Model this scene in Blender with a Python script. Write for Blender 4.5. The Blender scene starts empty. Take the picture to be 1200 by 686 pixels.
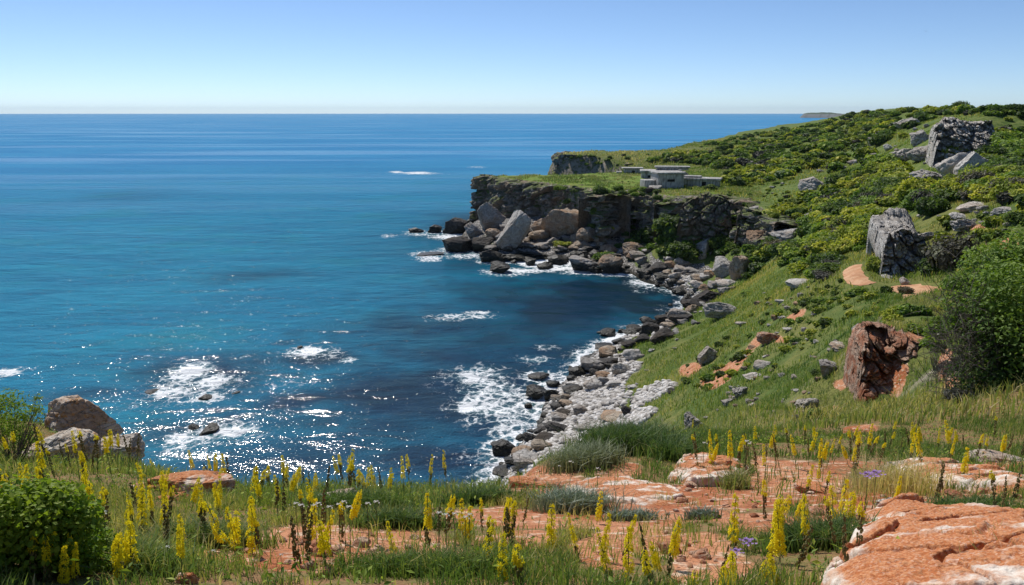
import bpy, bmesh, math, random
import numpy as np
from mathutils import Vector
random.seed(7); RNG = np.random.default_rng(7)
PI = math.pi
scene = bpy.context.scene
COL = scene.collection
# ------------------------------------------------------------------ camera
H = 30.0; F = 924.0; PITCH = math.radians(12.85)
cam_d = bpy.data.cameras.new('camera'); cam = bpy.data.objects.new('camera', cam_d); COL.objects.link(cam)
cam_d.sensor_width = 36; cam_d.lens = 36*F/1200; cam_d.clip_start = 0.1; cam_d.clip_end = 60000
cam.location = (0, 0, H); cam.rotation_euler = (PI/2-PITCH, 0, 0)
scene.camera = cam
cP, sP = math.cos(PITCH), math.sin(PITCH)
def ray(px, py):
    u = (px-600)/F; v = (343-py)/F
    return np.array([u, cP+v*sP, -sP+v*cP])
def atz(px, py, z):
    d = ray(px, py); t = (z-H)/d[2]; return d*t+np.array([0, 0, H])
def atr(px, py, r):
    d = ray(px, py); t = r/math.hypot(d[0], d[1]); return d*t+np.array([0, 0, H])
def project(x, y, z):
    dz = z-H; f = y*cP-dz*sP; up = y*sP+dz*cP
    f = np.where(np.abs(f) < 1e-6, 1e-6, f)
    return 600+F*x/f, 343-F*up/f
# ------------------------------------------------------------------ noise
def _h(ix, iy, iz, s):
    h = (ix.astype(np.uint32)*np.uint32(374761393)) ^ (iy.astype(np.uint32)*np.uint32(668265263)) ^ (iz.astype(np.uint32)*np.uint32(2246822519)) ^ np.uint32((s*3266489917) & 0xffffffff)
    h = (h ^ (h >> np.uint32(15)))*np.uint32(2246822519)
    h = (h ^ (h >> np.uint32(13)))*np.uint32(3266489917)
    h = h ^ (h >> np.uint32(16))
    return h.astype(np.float32)/np.float32(4294967295.0)
def vnoise(x, y, z=None, s=0):
    if z is None: z = np.zeros_like(x)
    fx, fy, fz = np.floor(x), np.floor(y), np.floor(z)
    ix, iy, iz = fx.astype(np.int64), fy.astype(np.int64), fz.astype(np.int64)
    tx, ty, tz = x-fx, y-fy, z-fz
    tx = tx*tx*tx*(tx*(tx*6-15)+10); ty = ty*ty*ty*(ty*(ty*6-15)+10); tz = tz*tz*tz*(tz*(tz*6-15)+10)
    r = 0
    for a in (0, 1):
        for b in (0, 1):
            for c in (0, 1):
                w = (tx if a else 1-tx)*(ty if b else 1-ty)*(tz if c else 1-tz)
                r = r+w*_h(ix+a, iy+b, iz+c, s)
    return r*2-1
def fbm(x, y, z=None, s=0, o=4, g=0.5):
    r = 0; a = 1; t = 0; f = 1.0
    for k in range(o):
        r = r+a*vnoise(x*f+k*17.3, y*f+k*9.1, None if z is None else z*f+k*5.7, s+k); t += a; a *= g; f *= 2.03
    return r/t
def ridge(x, y, z=None, s=0, o=3):
    r = 0; a = 1; t = 0; f = 1.0
    for k in range(o):
        r = r+a*(1-2*np.abs(vnoise(x*f+k*3.3, y*f, None if z is None else z*f, s+k))); t += a; a *= .5; f *= 2.1
    return r/t
def worley(x, y, z, s=0):
    fx, fy, fz = np.floor(x).astype(np.int64), np.floor(y).astype(np.int64), np.floor(z).astype(np.int64)
    f1 = np.full(x.shape, 9.0); f2 = np.full(x.shape, 9.0); cid = np.zeros(x.shape)
    for a in (-1, 0, 1):
        for b in (-1, 0, 1):
            for c in (-1, 0, 1):
                gx, gy, gz = fx+a, fy+b, fz+c
                d = (gx+_h(gx, gy, gz, s+1)-x)**2+(gy+_h(gx, gy, gz, s+2)-y)**2+(gz+_h(gx, gy, gz, s+3)-z)**2
                d = np.sqrt(d); n = d < f1
                f2 = np.where(n, f1, np.minimum(f2, d)); f1 = np.where(n, d, f1)
                cid = np.where(n, _h(gx, gy, gz, s+4), cid)
    return f1, f2, cid
def sstep(a, b, x):
    t = np.clip((x-a)/(b-a), 0, 1); return t*t*(3-2*t)
# ------------------------------------------------------------------ mesh helpers
def np_mesh(name, V, faces, k, smooth=True):
    """V n x 3, faces m x k"""
    me = bpy.data.meshes.new(name)
    V = np.ascontiguousarray(V, dtype=np.float32); faces = np.ascontiguousarray(faces, dtype=np.int32)
    me.vertices.add(len(V)); me.vertices.foreach_set('co', V.ravel())
    me.loops.add(faces.size); me.loops.foreach_set('vertex_index', faces.ravel())
    me.polygons.add(len(faces))
    me.polygons.foreach_set('loop_start', np.arange(0, faces.size, k, dtype=np.int32))
    me.polygons.foreach_set('loop_total', np.full(len(faces), k, dtype=np.int32))
    me.polygons.foreach_set('use_smooth', np.full(len(faces), smooth))
    me.update(calc_edges=True); return me
def attr(me, name, vals, typ='FLOAT'):
    a = me.attributes.new(name, typ, 'POINT')
    if typ == 'FLOAT': a.data.foreach_set('value', np.ascontiguousarray(vals, dtype=np.float32).ravel())
    else: a.data.foreach_set('color', np.ascontiguousarray(vals, dtype=np.float32).ravel())
def grid_faces(nr, nc, wrap=False):
    i = np.arange(nr-1)[:, None]; j = np.arange(nc if wrap else nc-1)[None, :]
    jn = (j+1) % nc
    return np.stack([i*nc+j, i*nc+jn, (i+1)*nc+jn, (i+1)*nc+j], -1).reshape(-1, 4)
def link(name, me, mat=None, parent=None):
    o = bpy.data.objects.new(name, me); COL.objects.link(o)
    if mat is not None and not me.materials: me.materials.append(mat)
    if parent is not None: o.parent = parent
    return o
def tag(o, label=None, cat=None, group=None, kind=None):
    if label: o['label'] = label
    if cat: o['category'] = cat
    if group: o['group'] = group
    if kind: o['kind'] = kind
    return o
def empty(name, loc=(0, 0, 0), rz=0):
    o = bpy.data.objects.new(name, None); COL.objects.link(o); o.location = loc; o.rotation_euler = (0, 0, rz)
    o.empty_display_size = .2; return o
def copy_tree(o, loc=None, rot=None, scale=None):
    r = o.copy(); COL.objects.link(r)
    for ch in o.children:
        c = ch.copy(); COL.objects.link(c); c.parent = r
        for g in ch.children:
            d = g.copy(); COL.objects.link(d); d.parent = c
    if loc is not None: r.location = loc
    if rot is not None: r.rotation_euler = rot
    if scale is not None: r.scale = scale
    return r
# ------------------------------------------------------------------ materials
class NT:
    def __init__(s, name):
        s.m = bpy.data.materials.new(name); s.m.use_nodes = True; s.t = s.m.node_tree; s.t.nodes.clear()
        s.out = s.n('ShaderNodeOutputMaterial')
    def n(s, typ, **kw):
        nd = s.t.nodes.new(typ)
        for k, v in kw.items():
            if k.startswith('_'): setattr(nd, k[1:], v)
        return nd
    def L(s, a, b): s.t.links.new(a, b)
    def val(s, sock, v):
        if hasattr(v, 'is_output') or hasattr(v, 'links'): s.L(v, sock)
        else: sock.default_value = v
    def pos(s): return s.n('ShaderNodeNewGeometry').outputs['Position']
    def mapping(s, vec, scale=(1, 1, 1), rot=(0, 0, 0), loc=(0, 0, 0)):
        m = s.n('ShaderNodeMapping'); s.L(vec, m.inputs['Vector']); m.inputs['Scale'].default_value = scale
        m.inputs['Rotation'].default_value = rot; m.inputs['Location'].default_value = loc; return m.outputs[0]
    def noise(s, vec, scale, detail=4, rough=.55, dist=0, col=False):
        m = s.n('ShaderNodeTexNoise'); s.L(vec, m.inputs['Vector']); m.inputs['Scale'].default_value = scale
        m.inputs['Detail'].default_value = detail; m.inputs['Roughness'].default_value = rough; m.inputs['Distortion'].default_value = dist
        return m.outputs['Color' if col else 'Fac']
    def vor(s, vec, scale, feat='F1', out='Distance', rnd=1):
        m = s.n('ShaderNodeTexVoronoi', _feature=feat); s.L(vec, m.inputs['Vector']); m.inputs['Scale'].default_value = scale
        m.inputs['Randomness'].default_value = rnd; return m.outputs[out]
    def ramp(s, fac, stops, interp='LINEAR'):
        r = s.n('ShaderNodeValToRGB'); s.L(fac, r.inputs[0]); cr = r.color_ramp; cr.interpolation = interp
        while len(cr.elements) < len(stops): cr.elements.new(.5)
        for e, (p, c) in zip(cr.elements, stops):
            e.position = p; e.color = (c, c, c, 1) if isinstance(c, (int, float)) else (*c, 1)
        return r.outputs[0]
    def mix(s, fac, a, b, blend='MIX'):
        m = s.n('ShaderNodeMix', _data_type='RGBA', _blend_type=blend)
        s.val(m.inputs[0], fac); 
        for k, v in ((6, a), (7, b)):
            if isinstance(v, tuple): m.inputs[k].default_value = (*v, 1)
            else: s.L(v, m.inputs[k])
        return m.outputs[2]
    def math(s, op, a, b=0.0, clamp=False):
        m = s.n('ShaderNodeMath', _operation=op, _use_clamp=clamp); s.val(m.inputs[0], a); s.val(m.inputs[1], b); return m.outputs[0]
    def ss(s, x, a, b):
        m = s.n('ShaderNodeMapRange', _interpolation_type='SMOOTHSTEP'); s.val(m.inputs[0], x)
        s.val(m.inputs[1], a); s.val(m.inputs[2], b); return m.outputs[0]
    def at(s, name, out='Fac'):
        a = s.n('ShaderNodeAttribute', _attribute_name=name); return a.outputs[out]
    def bump(s, h, dist, strength=1, normal=None):
        b = s.n('ShaderNodeBump'); s.L(h, b.inputs['Height']); b.inputs['Distance'].default_value = dist; s.val(b.inputs['Strength'], strength)
        if normal is not None: s.L(normal, b.inputs['Normal'])
        return b.outputs[0]
    def bsdf(s, col, rough=.85, spec=.3, normal=None):
        p = s.n('ShaderNodeBsdfPrincipled'); s.val(p.inputs['Base Color'], (*col, 1) if isinstance(col, tuple) else col)
        s.val(p.inputs['Roughness'], rough); s.val(p.inputs['Specular IOR Level'], spec)
        if normal is not None: s.L(normal, p.inputs['Normal'])
        return p
    def done(s, sh):
        s.L(sh, s.out.inputs['Surface']); return s.m
def rock_mat(name, base, light, accent, acc_amt=.5, scale=1.0, wet=1.6, dark=(.035, .03, .028), crack=.5, moss=0, bumpd=.12, lich=(.4, .2, .05), lich_amt=.0):
    t = NT(name); P = t.pos()
    n1 = t.noise(P, .9*scale, 5, .6, .4); n2 = t.noise(P, 3.5*scale, 6, .65, .2); n3 = t.noise(P, .35*scale, 3, .5)
    c = t.mix(t.ss(n1, .38, .62), base, light)
    c = t.mix(t.math('MULTIPLY', t.ss(n3, .45, .62), acc_amt), c, accent)
    if lich_amt > 0: c = t.mix(t.math('MULTIPLY', t.ss(t.noise(P, 1.9*scale, 6, .6), .56, .64), lich_amt), c, lich)
    c = t.mix(t.math('MULTIPLY', t.ss(n2, .52, .36), .45), c, dark)                        # darker in the low spots of the bump noise
    cr = t.vor(t.mapping(P, (1, 1, 1.8)), 1.1*scale, 'DISTANCE_TO_EDGE')
    ck = t.ss(cr, .05, .0)
    ck2 = t.math('MULTIPLY', ck, t.ss(n1, .42, .55))
    c = t.mix(t.math('MULTIPLY', ck2, crack), c, dark)
    if moss > 0:
        g_ = t.n('ShaderNodeNewGeometry'); s_ = t.n('ShaderNodeSeparateXYZ'); t.L(g_.outputs['Normal'], s_.inputs[0])
        mk = t.math('MULTIPLY', t.ss(s_.outputs[2], .35, .7), t.ss(t.noise(P, .5*scale, 5, .6), .40, .52)); c = t.mix(t.math('MULTIPLY', mk, moss), c, t.mix(n2, (.06, .10, .02), (.20, .23, .06)))
    oi = t.n('ShaderNodeObjectInfo').outputs['Random']
    c = t.mix(1.0, c, t.ramp(oi, [(0, .78), (1, 1.12)]), 'MULTIPLY')
    rough = .9; spec = .25
    if wet is not None:
        sp = t.n('ShaderNodeSeparateXYZ'); t.L(P, sp.inputs[0])
        zz = t.math('ADD', sp.outputs[2], t.math('MULTIPLY', t.math('SUBTRACT', n1, .5), 2.2))
        w = t.ss(zz, wet+.5, wet-.35)
        c = t.mix(w, c, t.mix(n2, (.012, .011, .010), (.05, .045, .03)))
        rough = t.math('SUBTRACT', .9, t.math('MULTIPLY', w, .45)); 
    hgt = t.math('ADD', t.math('MULTIPLY', n2, .7), t.math('MULTIPLY', t.noise(P, 11*scale, 5, .7), .35))
    hgt = t.math('SUBTRACT', hgt, t.math('MULTIPLY', ck2, .5))
    return t.done(t.bsdf(c, rough, spec, t.bump(hgt, bumpd, .9)).outputs[0])
# ------------------------------------------------------------------ terrain heights from sight points
CP = []   # (px, py, r) seen points
for a in [(0,686,3),(300,686,3),(600,686,3),(900,686,2.95),(1200,686,2.9),(0,640,4.1),(300,640,4),(600,640,4),(900,640,3.9),(1200,640,3.7),
 (0,600,5.8),(150,600,5.7),(300,600,5.6),(450,600,5.6),(600,600,5.6),(750,600,5.6),(900,600,5.4),(1050,600,5.2),(1200,600,5.2),
 (300,583,7.4),(450,588,7),(600,573,8.2),(750,565,8.2),(900,565,8),(1050,560,8),(1200,555,8),
 (0,545,10),(80,545,10),(150,550,9.6),(0,512,14),(60,515,13.5),(120,535,12),(200,570,9.2),(250,577,9),
 (400,583,8.5),(480,585,8.5),(560,580,8.6),(620,556,10.5),(680,543,12),(740,530,12.5),(790,518,13.2),
 (850,513,14),(850,490,25),(850,470,44),(900,520,13),(900,495,21),
 (950,510,14),(950,490,21),(950,460,32),(950,420,45),(950,380,55),(950,345,68),(950,322,84),(950,300,100),
 (1035,512,14),(1035,490,20),(1035,480,25),(1035,472,29),(1035,385,33),(1035,365,40),(1080,350,56),(1100,343,57),(1050,333,63),(1005,325,66),(1005,310,71),(1060,322,69),
 (1085,470,26),(1085,400,34),(980,460,31),(980,400,42),
 (1110,500,15),(1100,430,27),(1105,395,33),(1105,360,47),(1100,320,64),(1100,280,74),(1100,250,84),(1100,220,106),(1090,205,128),
 (1180,520,13),(1180,400,24),(1180,300,45),(1180,250,70),(1180,200,110),(1180,165,160),(1180,134,220),
 (1130,190,138),(1130,172,146),(1135,139,158),(1135,131,230),(1200,132,320),(1160,131,450),(1210,134,240),(1170,165,160),(1170,140,172),
 (1050,240,100),(1050,200,150),(1050,172,200),(1050,152,265),(1050,131,420),(1010,131,610),(1010,137,500),(1090,130,330),(1100,140,200),(1100,175,155),
 (1000,285,92),(1000,250,120),(1000,200,200),(1000,170,320),(1000,150,480),(965,147,800),(985,143,1100),(1000,141,1500),(1015,138,1050),(1035,133,800),
 (950,280,112),(950,240,150),(950,200,220),(950,170,350),(950,159,500),
 (900,310,120),(900,280,132),(900,250,150),(900,220,185),(900,190,260),(900,167,430),(880,325,122),
 (870,240,168),(880,215,195),(850,290,148),(820,285,158),(780,288,162),(760,300,156),(700,305,160),(600,303,163),(650,300,165),(820,312,145),(790,333,137),
 (820,262,156),(785,270,157),(850,262,155),(760,288,159),(850,350,108),(830,370,100),(800,400,86),(770,420,80),(760,450,72),(740,480,66),(700,512,63),(700,460,76),(720,440,82),(680,480,71),(650,502,68),(640,532,61),
 (870,400,66),(830,430,63),(870,440,50),(870,370,82),(900,345,92),(920,400,55),(900,420,52),(800,450,58),(800,480,50),(780,505,48),
 (1000,420,40),(1000,380,48),(1000,350,58),(1085,378,36),(1105,374,38),(1080,362,46),(1050,350,52),(1020,345,56),(1020,290,84),(1040,262,94)]:
    CP.append(atr(*a))
def pr(px, r, z, den=1.02):
    th = math.atan2((px-600)/F, den); return np.array([r*math.sin(th), r*math.cos(th), z])
for px, r, z in [(0,18.5,19.5),(0,25,5),(0,34,.6),(100,16,20.5),(100,22,8),(100,32,.8),(200,11.5,23.5),(200,19,9),(200,34,.7),(320,11,22.5),(320,20,8),(320,37,.6),
 (450,11,22.3),(450,20,9),(450,40,.6),(560,11.5,22.5),(560,20,11),(560,33,4),(560,52,.8),(620,14,21.5),(620,28,9),(620,45,3),(680,16,21.2),(680,32,8),(680,50,3),
 (740,17,21.3),(740,38,9.5),(790,20,19.5),(790,36,12),
 (-400,15,22),(-400,24,4),(-400,40,.6),(-200,16,21.5),(-200,26,3),(-200,40,.5),(-600,4,28.3),(-600,20,25),(-1500,5,28.5),(-2500,12,28),(-900,30,3),
 (1500,3,28.5),(1500,14,26),(1500,45,26),(1500,110,27),(1500,230,29.5),(2000,14,27.5),(2500,60,30),(2500,300,30.5),(1500,600,30.5),(1400,1500,31),(1050,1500,31),(1200,700,30.8),
 (600,190,4),(700,190,7),(800,190,9),(850,195,11.5),(760,210,8),(600,230,3),(700,240,6),(740,280,9),(800,230,12.8),
 (680,306,14.5),(760,330,14.5),(700,300,14),(800,450,14),(870,620,14.5),(900,850,14.5),(800,300,13.5),(850,260,13.6),(940,1200,16),(1020,2000,22),(985,2400,10),(830,360,13.8)]:
    CP.append(pr(px, r, z))
for a, r, z in [(120,8,28.7),(180,8,29),(-120,8,28.7),(150,60,31),(-150,30,25),(-130,60,3),(100,200,31),(180,300,33),(150,1200,34),(-165,200,20),(0,.6,28.45),(120,.8,28.5),(-120,.8,28.5)]:
    CP.append(np.array([r*math.sin(math.radians(a)), r*math.cos(math.radians(a)), z]))
CP = np.array(CP)
KT = 1.5
def uv(x, y):
    r = np.hypot(x, y); th = np.arctan2(x, y); return th*KT, np.log(np.maximum(r, .2))
cu, cv = uv(CP[:, 0], CP[:, 1])
def ker(d): return np.sqrt(d*d+.03**2)
Dm = ker(np.hypot(cu[:, None]-cu[None], cv[:, None]-cv[None]))
n_ = len(CP); A_ = np.zeros((n_+3, n_+3)); A_[:n_, :n_] = Dm+np.eye(n_)*-.004
A_[:n_, n_] = 1; A_[:n_, n_+1] = cu; A_[:n_, n_+2] = cv; A_[n_:, :n_] = A_[:n_, n_:].T
W_ = np.linalg.solve(A_, np.concatenate([CP[:, 2], [0, 0, 0]]))
def rbf(x, y):
    u, v = uv(x, y); out = np.empty(u.shape); uf, vf, of = u.ravel(), v.ravel(), out.ravel()
    for i in range(0, len(uf), 60000):
        a, b = uf[i:i+60000], vf[i:i+60000]
        of[i:i+60000] = ker(np.hypot(a[:, None]-cu[None], b[:, None]-cv[None]))@W_[:n_]+W_[n_]+W_[n_+1]*a+W_[n_+2]*b
    return of.reshape(u.shape)
# ------------------------------------------------------------------ shore and headland outlines
SH = [np.array(p) for p in [(-600,-300),(-300,-60),(-120,-5),(-60,12),(-38,22),(-26,32),(-16,40),(-8,46)]]
SH += [atz(px, py, 0)[:2] for px, py in [(572,575),(585,560),(590,540),(612,520),(628,500),(630,478),(640,455),(668,438),(682,415),(720,395),(748,385),(775,377),(800,365),(812,355),(800,345),(780,336),(752,330),(735,322),(715,322),(695,319),(660,316),(640,318),(612,309),(590,306),(566,296),(545,288),(548,270),(556,263)]]
SH += [pr(px, r, 0)[:2] for px, r in [(560,222),(575,232),(640,236),(700,240),(738,250),(752,268),(735,285),(700,296),(655,299),(642,304),(646,325),(675,342),(740,352),(785,400),(815,480),(858,640),(884,800),(905,930),(935,1250),(975,1650),(1000,2500)]]
SH += [np.array(p) for p in [(9000,3200),(9000,-3000),(-600,-3000)]]
SH = np.array(SH)
HPs = [(556,207),(575,208.5),(600,213),(640,216),(680,221),(708,228),(735,223),(765,229),(800,236),(830,229),(858,232),(874,242),(900,262)]
HPt = [atz(px, py, 13.3) for px, py in HPs]
HP = [p[:2] for p in HPt]+[pr(px, r, 0)[:2] for px, r in [(960,180),(960,240),(800,240),(735,238),(700,228),(640,222),(600,220),(568,219),(556,215)]]
HP = np.array(HP)
def sdist(x, y, poly):
    px_, py_ = x.ravel(), y.ravel(); d = np.full(px_.shape, 1e18); ins = np.zeros(px_.shape, bool)
    n = len(poly)
    for i in range(n):
        ax, ay = poly[i]; bx, by = poly[(i+1) % n]; ex, ey = bx-ax, by-ay
        t = np.clip(((px_-ax)*ex+(py_-ay)*ey)/(ex*ex+ey*ey), 0, 1)
        d = np.minimum(d, (px_-ax-t*ex)**2+(py_-ay-t*ey)**2)
        if ey != 0:
            c = ((ay > py_) != (by > py_)) & (px_ < ex*(py_-ay)/ey+ax); ins ^= c
    d = np.sqrt(d); return np.where(ins, d, -d).reshape(x.shape)
def seg(a, b, step): return np.arange(a, b, step)
th = np.radians(np.concatenate([seg(-180,-80,4), seg(-80,-37,.7), seg(-37,37,.1), seg(37,80,.7), seg(80,180,4)]))
lr = np.concatenate([seg(math.log(.4),math.log(2.2),.06), seg(math.log(2.2),math.log(20),.0065), seg(math.log(20),math.log(260),.0085), seg(math.log(260),math.log(2600),.016), [math.log(2600)]])
TH, LR = np.meshgrid(th, lr); RR = np.exp(LR); TX = RR*np.sin(TH); TY = RR*np.cos(TH)
TZ = rbf(TX, TY)
ds = sdist(TX, TY, SH)+1.2*fbm(TX/7, TY/7, s=3, o=3)
dh = sdist(TX, TY, HP)+.5*fbm(TX/3, TY/3, s=5, o=3)
plat = 13.3+.35*fbm(TX/14, TY/14, s=8)
t_ = sstep(1.2, 2.6, dh)
TZ = TZ*(1-t_)+np.maximum(TZ, plat)*t_
# relief
near = np.clip(RR/60, 0.04, 1)
TZ = TZ+near*.5*fbm(TX/16, TY/16, s=11, o=4)*(1-.75*t_)
far = sstep(60, 200, RR)
TZ = TZ+far*1.1*fbm(TX/30, TY/30, s=17, o=4)*(1-t_)
fine = np.clip(RR/25, .18, 1)
TZ = TZ+fine*.16*fbm(TX/(.9*fine+.4), TY/(.9*fine+.4), s=21, o=4)
wsh = np.where(RR > 200, 3.0, 2.5)
s_ = sstep(-1.5, 1, ds/wsh*1.0)
TZ = -2.5+(TZ+2.5)*s_
TZ = np.maximum(TZ, -2.5)
NR, NC = TZ.shape
def tz(x, y):
    x = np.asarray(x, float); y = np.asarray(y, float)
    r = np.clip(np.hypot(x, y), .41, 2590); t = np.arctan2(x, y)
    i = np.interp(np.log(r), lr, np.arange(NR)); j = np.interp(t, th, np.arange(NC))
    i0 = np.clip(i.astype(int), 0, NR-2); j0 = np.clip(j.astype(int), 0, NC-2); a = i-i0; b = j-j0
    return TZ[i0, j0]*(1-a)*(1-b)+TZ[i0+1, j0]*a*(1-b)+TZ[i0, j0+1]*(1-a)*b+TZ[i0+1, j0+1]*a*b
def hit(px, py, rmin=2.3, hover=0.0, rmax=2500):
    """first ground (or sea) point on the sight line of a pixel"""
    d = ray(px, py); hh = math.hypot(d[0], d[1]); rs = np.exp(np.arange(math.log(rmin), math.log(rmax), .002))
    t = rs/hh; zr = H+d[2]*t; g = np.maximum(tz(d[0]*t, d[1]*t), 0)+hover
    k = np.argmax(zr <= g)
    if zr[k] > g[k]: k = len(rs)-1
    return np.array([d[0]*t[k], d[1]*t[k], g[k]-hover]), rs[k]
# masks
PX, PY = project(TX, TY, TZ); infr = (TY > 0)
WRP = [fbm(TX/(.6+.05*RR), TY/(.6+.05*RR), s=q, o=4) for q in (131, 137)]
def blob(px, py, rx, ry, ang=0, r0=0, r1=1e9):
    c, s = math.cos(math.radians(ang)), math.sin(math.radians(ang)); dx, dy = PX-px, PY-py
    dx = dx+WRP[0]*rx*.9; dy = dy+WRP[1]*ry*1.3
    q = ((dx*c+dy*s)/rx)**2+((-dx*s+dy*c)/ry)**2
    return np.where(infr & (RR > r0) & (RR < r1), np.clip(1.25-q*.85, 0, 1), 0)
SOILB = [(560,612,60,9,0,0,20),(700,610,110,22,0,0,20),(470,645,90,12,0,0,20),(965,300,14,4,-20,60,200),(1178,288,30,9,10,20,100),(1150,268,18,5,0,40,120),(930,370,16,4,-30,50,120),(985,445,10,8,0,20,60),(1075,395,14,5,0,30,60),(930,578,90,26,0,0,20),(600,640,60,12,0,0,20),(760,640,60,14,0,0,20),(520,655,50,9,0,0,20),(400,645,150,20,0,0,30),(330,655,80,14,0,0,30),(640,562,70,12,0,0,20),(735,578,120,24,0,0,20),(860,600,150,34,0,0,20),(1000,590,70,36,0,0,20),(1110,566,130,16,0,0,20),(820,655,50,30,0,0,20),
  (1160,600,70,14,0,0,20),(700,655,30,14,0,0,20),(873,420,46,6,-40,30,90),(850,440,26,7,-30,30,90),(800,430,20,8,0,40,120),(1010,500,22,10,0,14,40),(1112,455,9,26,0,20,50),(980,478,14,8,0,20,60),(905,398,16,6,0,30,90),(1065,590,50,10,0,0,20),(1030,440,34,34,0,26,36)]
soil = np.zeros_like(TZ)
for b in SOILB: soil = np.maximum(soil, blob(*b))
sn = fbm(TX/(.25+.03*RR), TY/(.25+.03*RR), s=31, o=4)
soil = np.clip(soil+.9*sn*(soil > .02)*1.0, 0, 1)*sstep(.02, .3, soil)
peb = np.zeros_like(TZ)
for b in [(688,470,58,25,-35,50,130),(724,432,30,12,-40,50,130),(640,520,50,32,-30,50,100),(772,380,32,8,-32,80,140),(700,492,50,12,-12,55,100),(765,455,26,10,-15,60,100)]: peb = np.maximum(peb, blob(*b))
peb = np.maximum(peb, sstep(2.0, .9, TZ)*(ds > -4)*(RR > 25))
peb = np.maximum(peb, (dh < .6)*(dh > -22)*(TZ < np.where(PX > 735, 3.2, 9.5))*(RR > 135)*(RR < 260)*(PX < 880)*.75)
peb = np.clip(peb+.5*sn*(peb > .05), 0, 1)
talus = (dh < .3)*(dh > -14)*(TZ < 9)*(RR > 130)*(RR < 260)*1.0
steep = np.hypot(*np.gradient(TZ, axis=(0, 1)))*0
gz0 = np.gradient(TZ, axis=0)/np.maximum(np.gradient(RR, axis=0), 1e-3); gz1 = np.gradient(TZ, axis=1)/np.maximum(RR*np.gradient(TH, axis=1), 1e-3)
steep = np.hypot(gz0, gz1)
V = np.stack([TX, TY, TZ], -1).reshape(-1, 3)
gm = np_mesh('ground', V, grid_faces(NR, NC)[:, ::-1], 4)
attr(gm, 'soil', soil); attr(gm, 'near', sstep(26, 12, RR)); attr(gm, 'scrubby', sstep(75, 110, RR)*(PX > 840)); attr(gm, 'peb', peb); attr(gm, 'plateau', t_*sstep(900, 840, PX)*sstep(-.35, .05, fbm(TX/6, TY/6, s=66, o=3)+.3*sstep(860, 780, PX)))
t = NT('ground_mat'); P = t.pos()
sp = t.n('ShaderNodeSeparateXYZ'); t.L(P, sp.inputs[0])
na = t.noise(P, .11, 4, .55); nb = t.noise(P, .9, 5, .6); nc = t.noise(P, 7, 5, .65); nd = t.noise(P, 32, 3, .6)
g = t.mix(t.ss(na, .40, .62), (.095, .14, .028), (.18, .185, .05))
g = t.mix(t.math('MULTIPLY', t.ss(nb, .5, .7), .6), g, (.26, .23, .06))
g = t.mix(t.math('MULTIPLY', t.ss(nb, .48, .32), .65), g, (.06, .105, .02))
g = t.mix(t.math('MULTIPLY', t.ss(nc, .58, .42), .45), g, (.055, .07, .02))
g = t.mix(t.math('MULTIPLY', t.at('scrubby'), .7), g, t.mix(t.ss(nb, .4, .6), (.075, .12, .022), (.15, .185, .045)))
g = t.mix(t.math('MULTIPLY', t.at('near'), .85), g, t.mix(t.ss(nc, .4, .6), (.27, .15, .075), (.17, .155, .055)))
gp = t.mix(t.ss(nb, .38, .62), (.10, .19, .02), (.19, .23, .04))
g = t.mix(t.math('MULTIPLY', t.at('scrubby'), .7), g, t.mix(t.ss(nb, .4, .6), (.075, .12, .022), (.15, .185, .045)))
g = t.mix(t.math('MULTIPLY', t.at('near'), .85), g, t.mix(t.ss(nc, .4, .6), (.27, .15, .075), (.17, .155, .055)))
gp = t.mix(t.math('MULTIPLY', t.ss(t.noise(P, .25, 4, .6), .52, .68), .7), gp, (.22, .17, .06))
g = t.mix(t.at('plateau'), g, gp)
red = t.mix(t.ss(nb, .38, .6), (.38, .125, .05), (.54, .25, .13))
red = t.mix(t.ss(nc, .52, .64), red, (.66, .47, .33))
red = t.mix(t.math('MULTIPLY', t.ss(nd, .52, .36), .6), red, (.15, .05, .025))
pv = t.vor(P, 2.2, 'F1', 'Color'); pd = t.vor(P, 2.2, 'DISTANCE_TO_EDGE')
hsv = t.n('ShaderNodeSeparateColor'); t.L(pv, hsv.inputs[0])
pc = t.ramp(hsv.outputs[0], [(0, (.14, .13, .12)), (.5, (.36, .34, .31)), (1, (.6, .57, .53))])
pc = t.mix(t.ss(pd, .12, .02), pc, (.04, .035, .03))
wetz = t.ss(t.math('ADD', sp.outputs[2], t.math('MULTIPLY', nb, 1.2)), 1.5, .8)
pc = t.mix(wetz, pc, (.03, .028, .02))
sm = t.math('ADD', t.at('soil'), t.math('MULTIPLY', t.math('SUBTRACT', nc, .5), 1.6)); sm = t.math('ADD', sm, t.math('MULTIPLY', t.math('SUBTRACT', nb, .5), .8)); c = t.mix(t.ss(sm, .3, .62), g, red); c = t.mix(t.ss(t.at('peb'), .35, .6), c, pc)
nz = t.n('ShaderNodeNewGeometry'); nsp = t.n('ShaderNodeSeparateXYZ'); t.L(nz.outputs['True Normal'], nsp.inputs[0])
rockc = t.mix(t.ss(nb, .4, .6), (.16, .13, .10), (.30, .26, .20))
c = t.mix(t.math('MULTIPLY', t.ss(nsp.outputs[2], .72, .5), t.ss(nb, .35, .5)), c, rockc)
hb = t.math('ADD', t.math('MULTIPLY', nb, .5), t.math('MULTIPLY', nc, .18)); hb = t.math('ADD', hb, t.math('MULTIPLY', nd, .05))
hb = t.math('ADD', hb, t.math('MULTIPLY', t.math('MULTIPLY', t.ss(pd, 0, .2), .5), t.ss(t.at('peb'), .35, .6)))
M_GROUND = t.done(t.bsdf(c, .95, .15, t.bump(hb, .35, 1)).outputs[0])
ground = tag(link('ground', gm, M_GROUND), 'grassy limestone coast with patches of red earth', 'ground', kind='structure')
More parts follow.
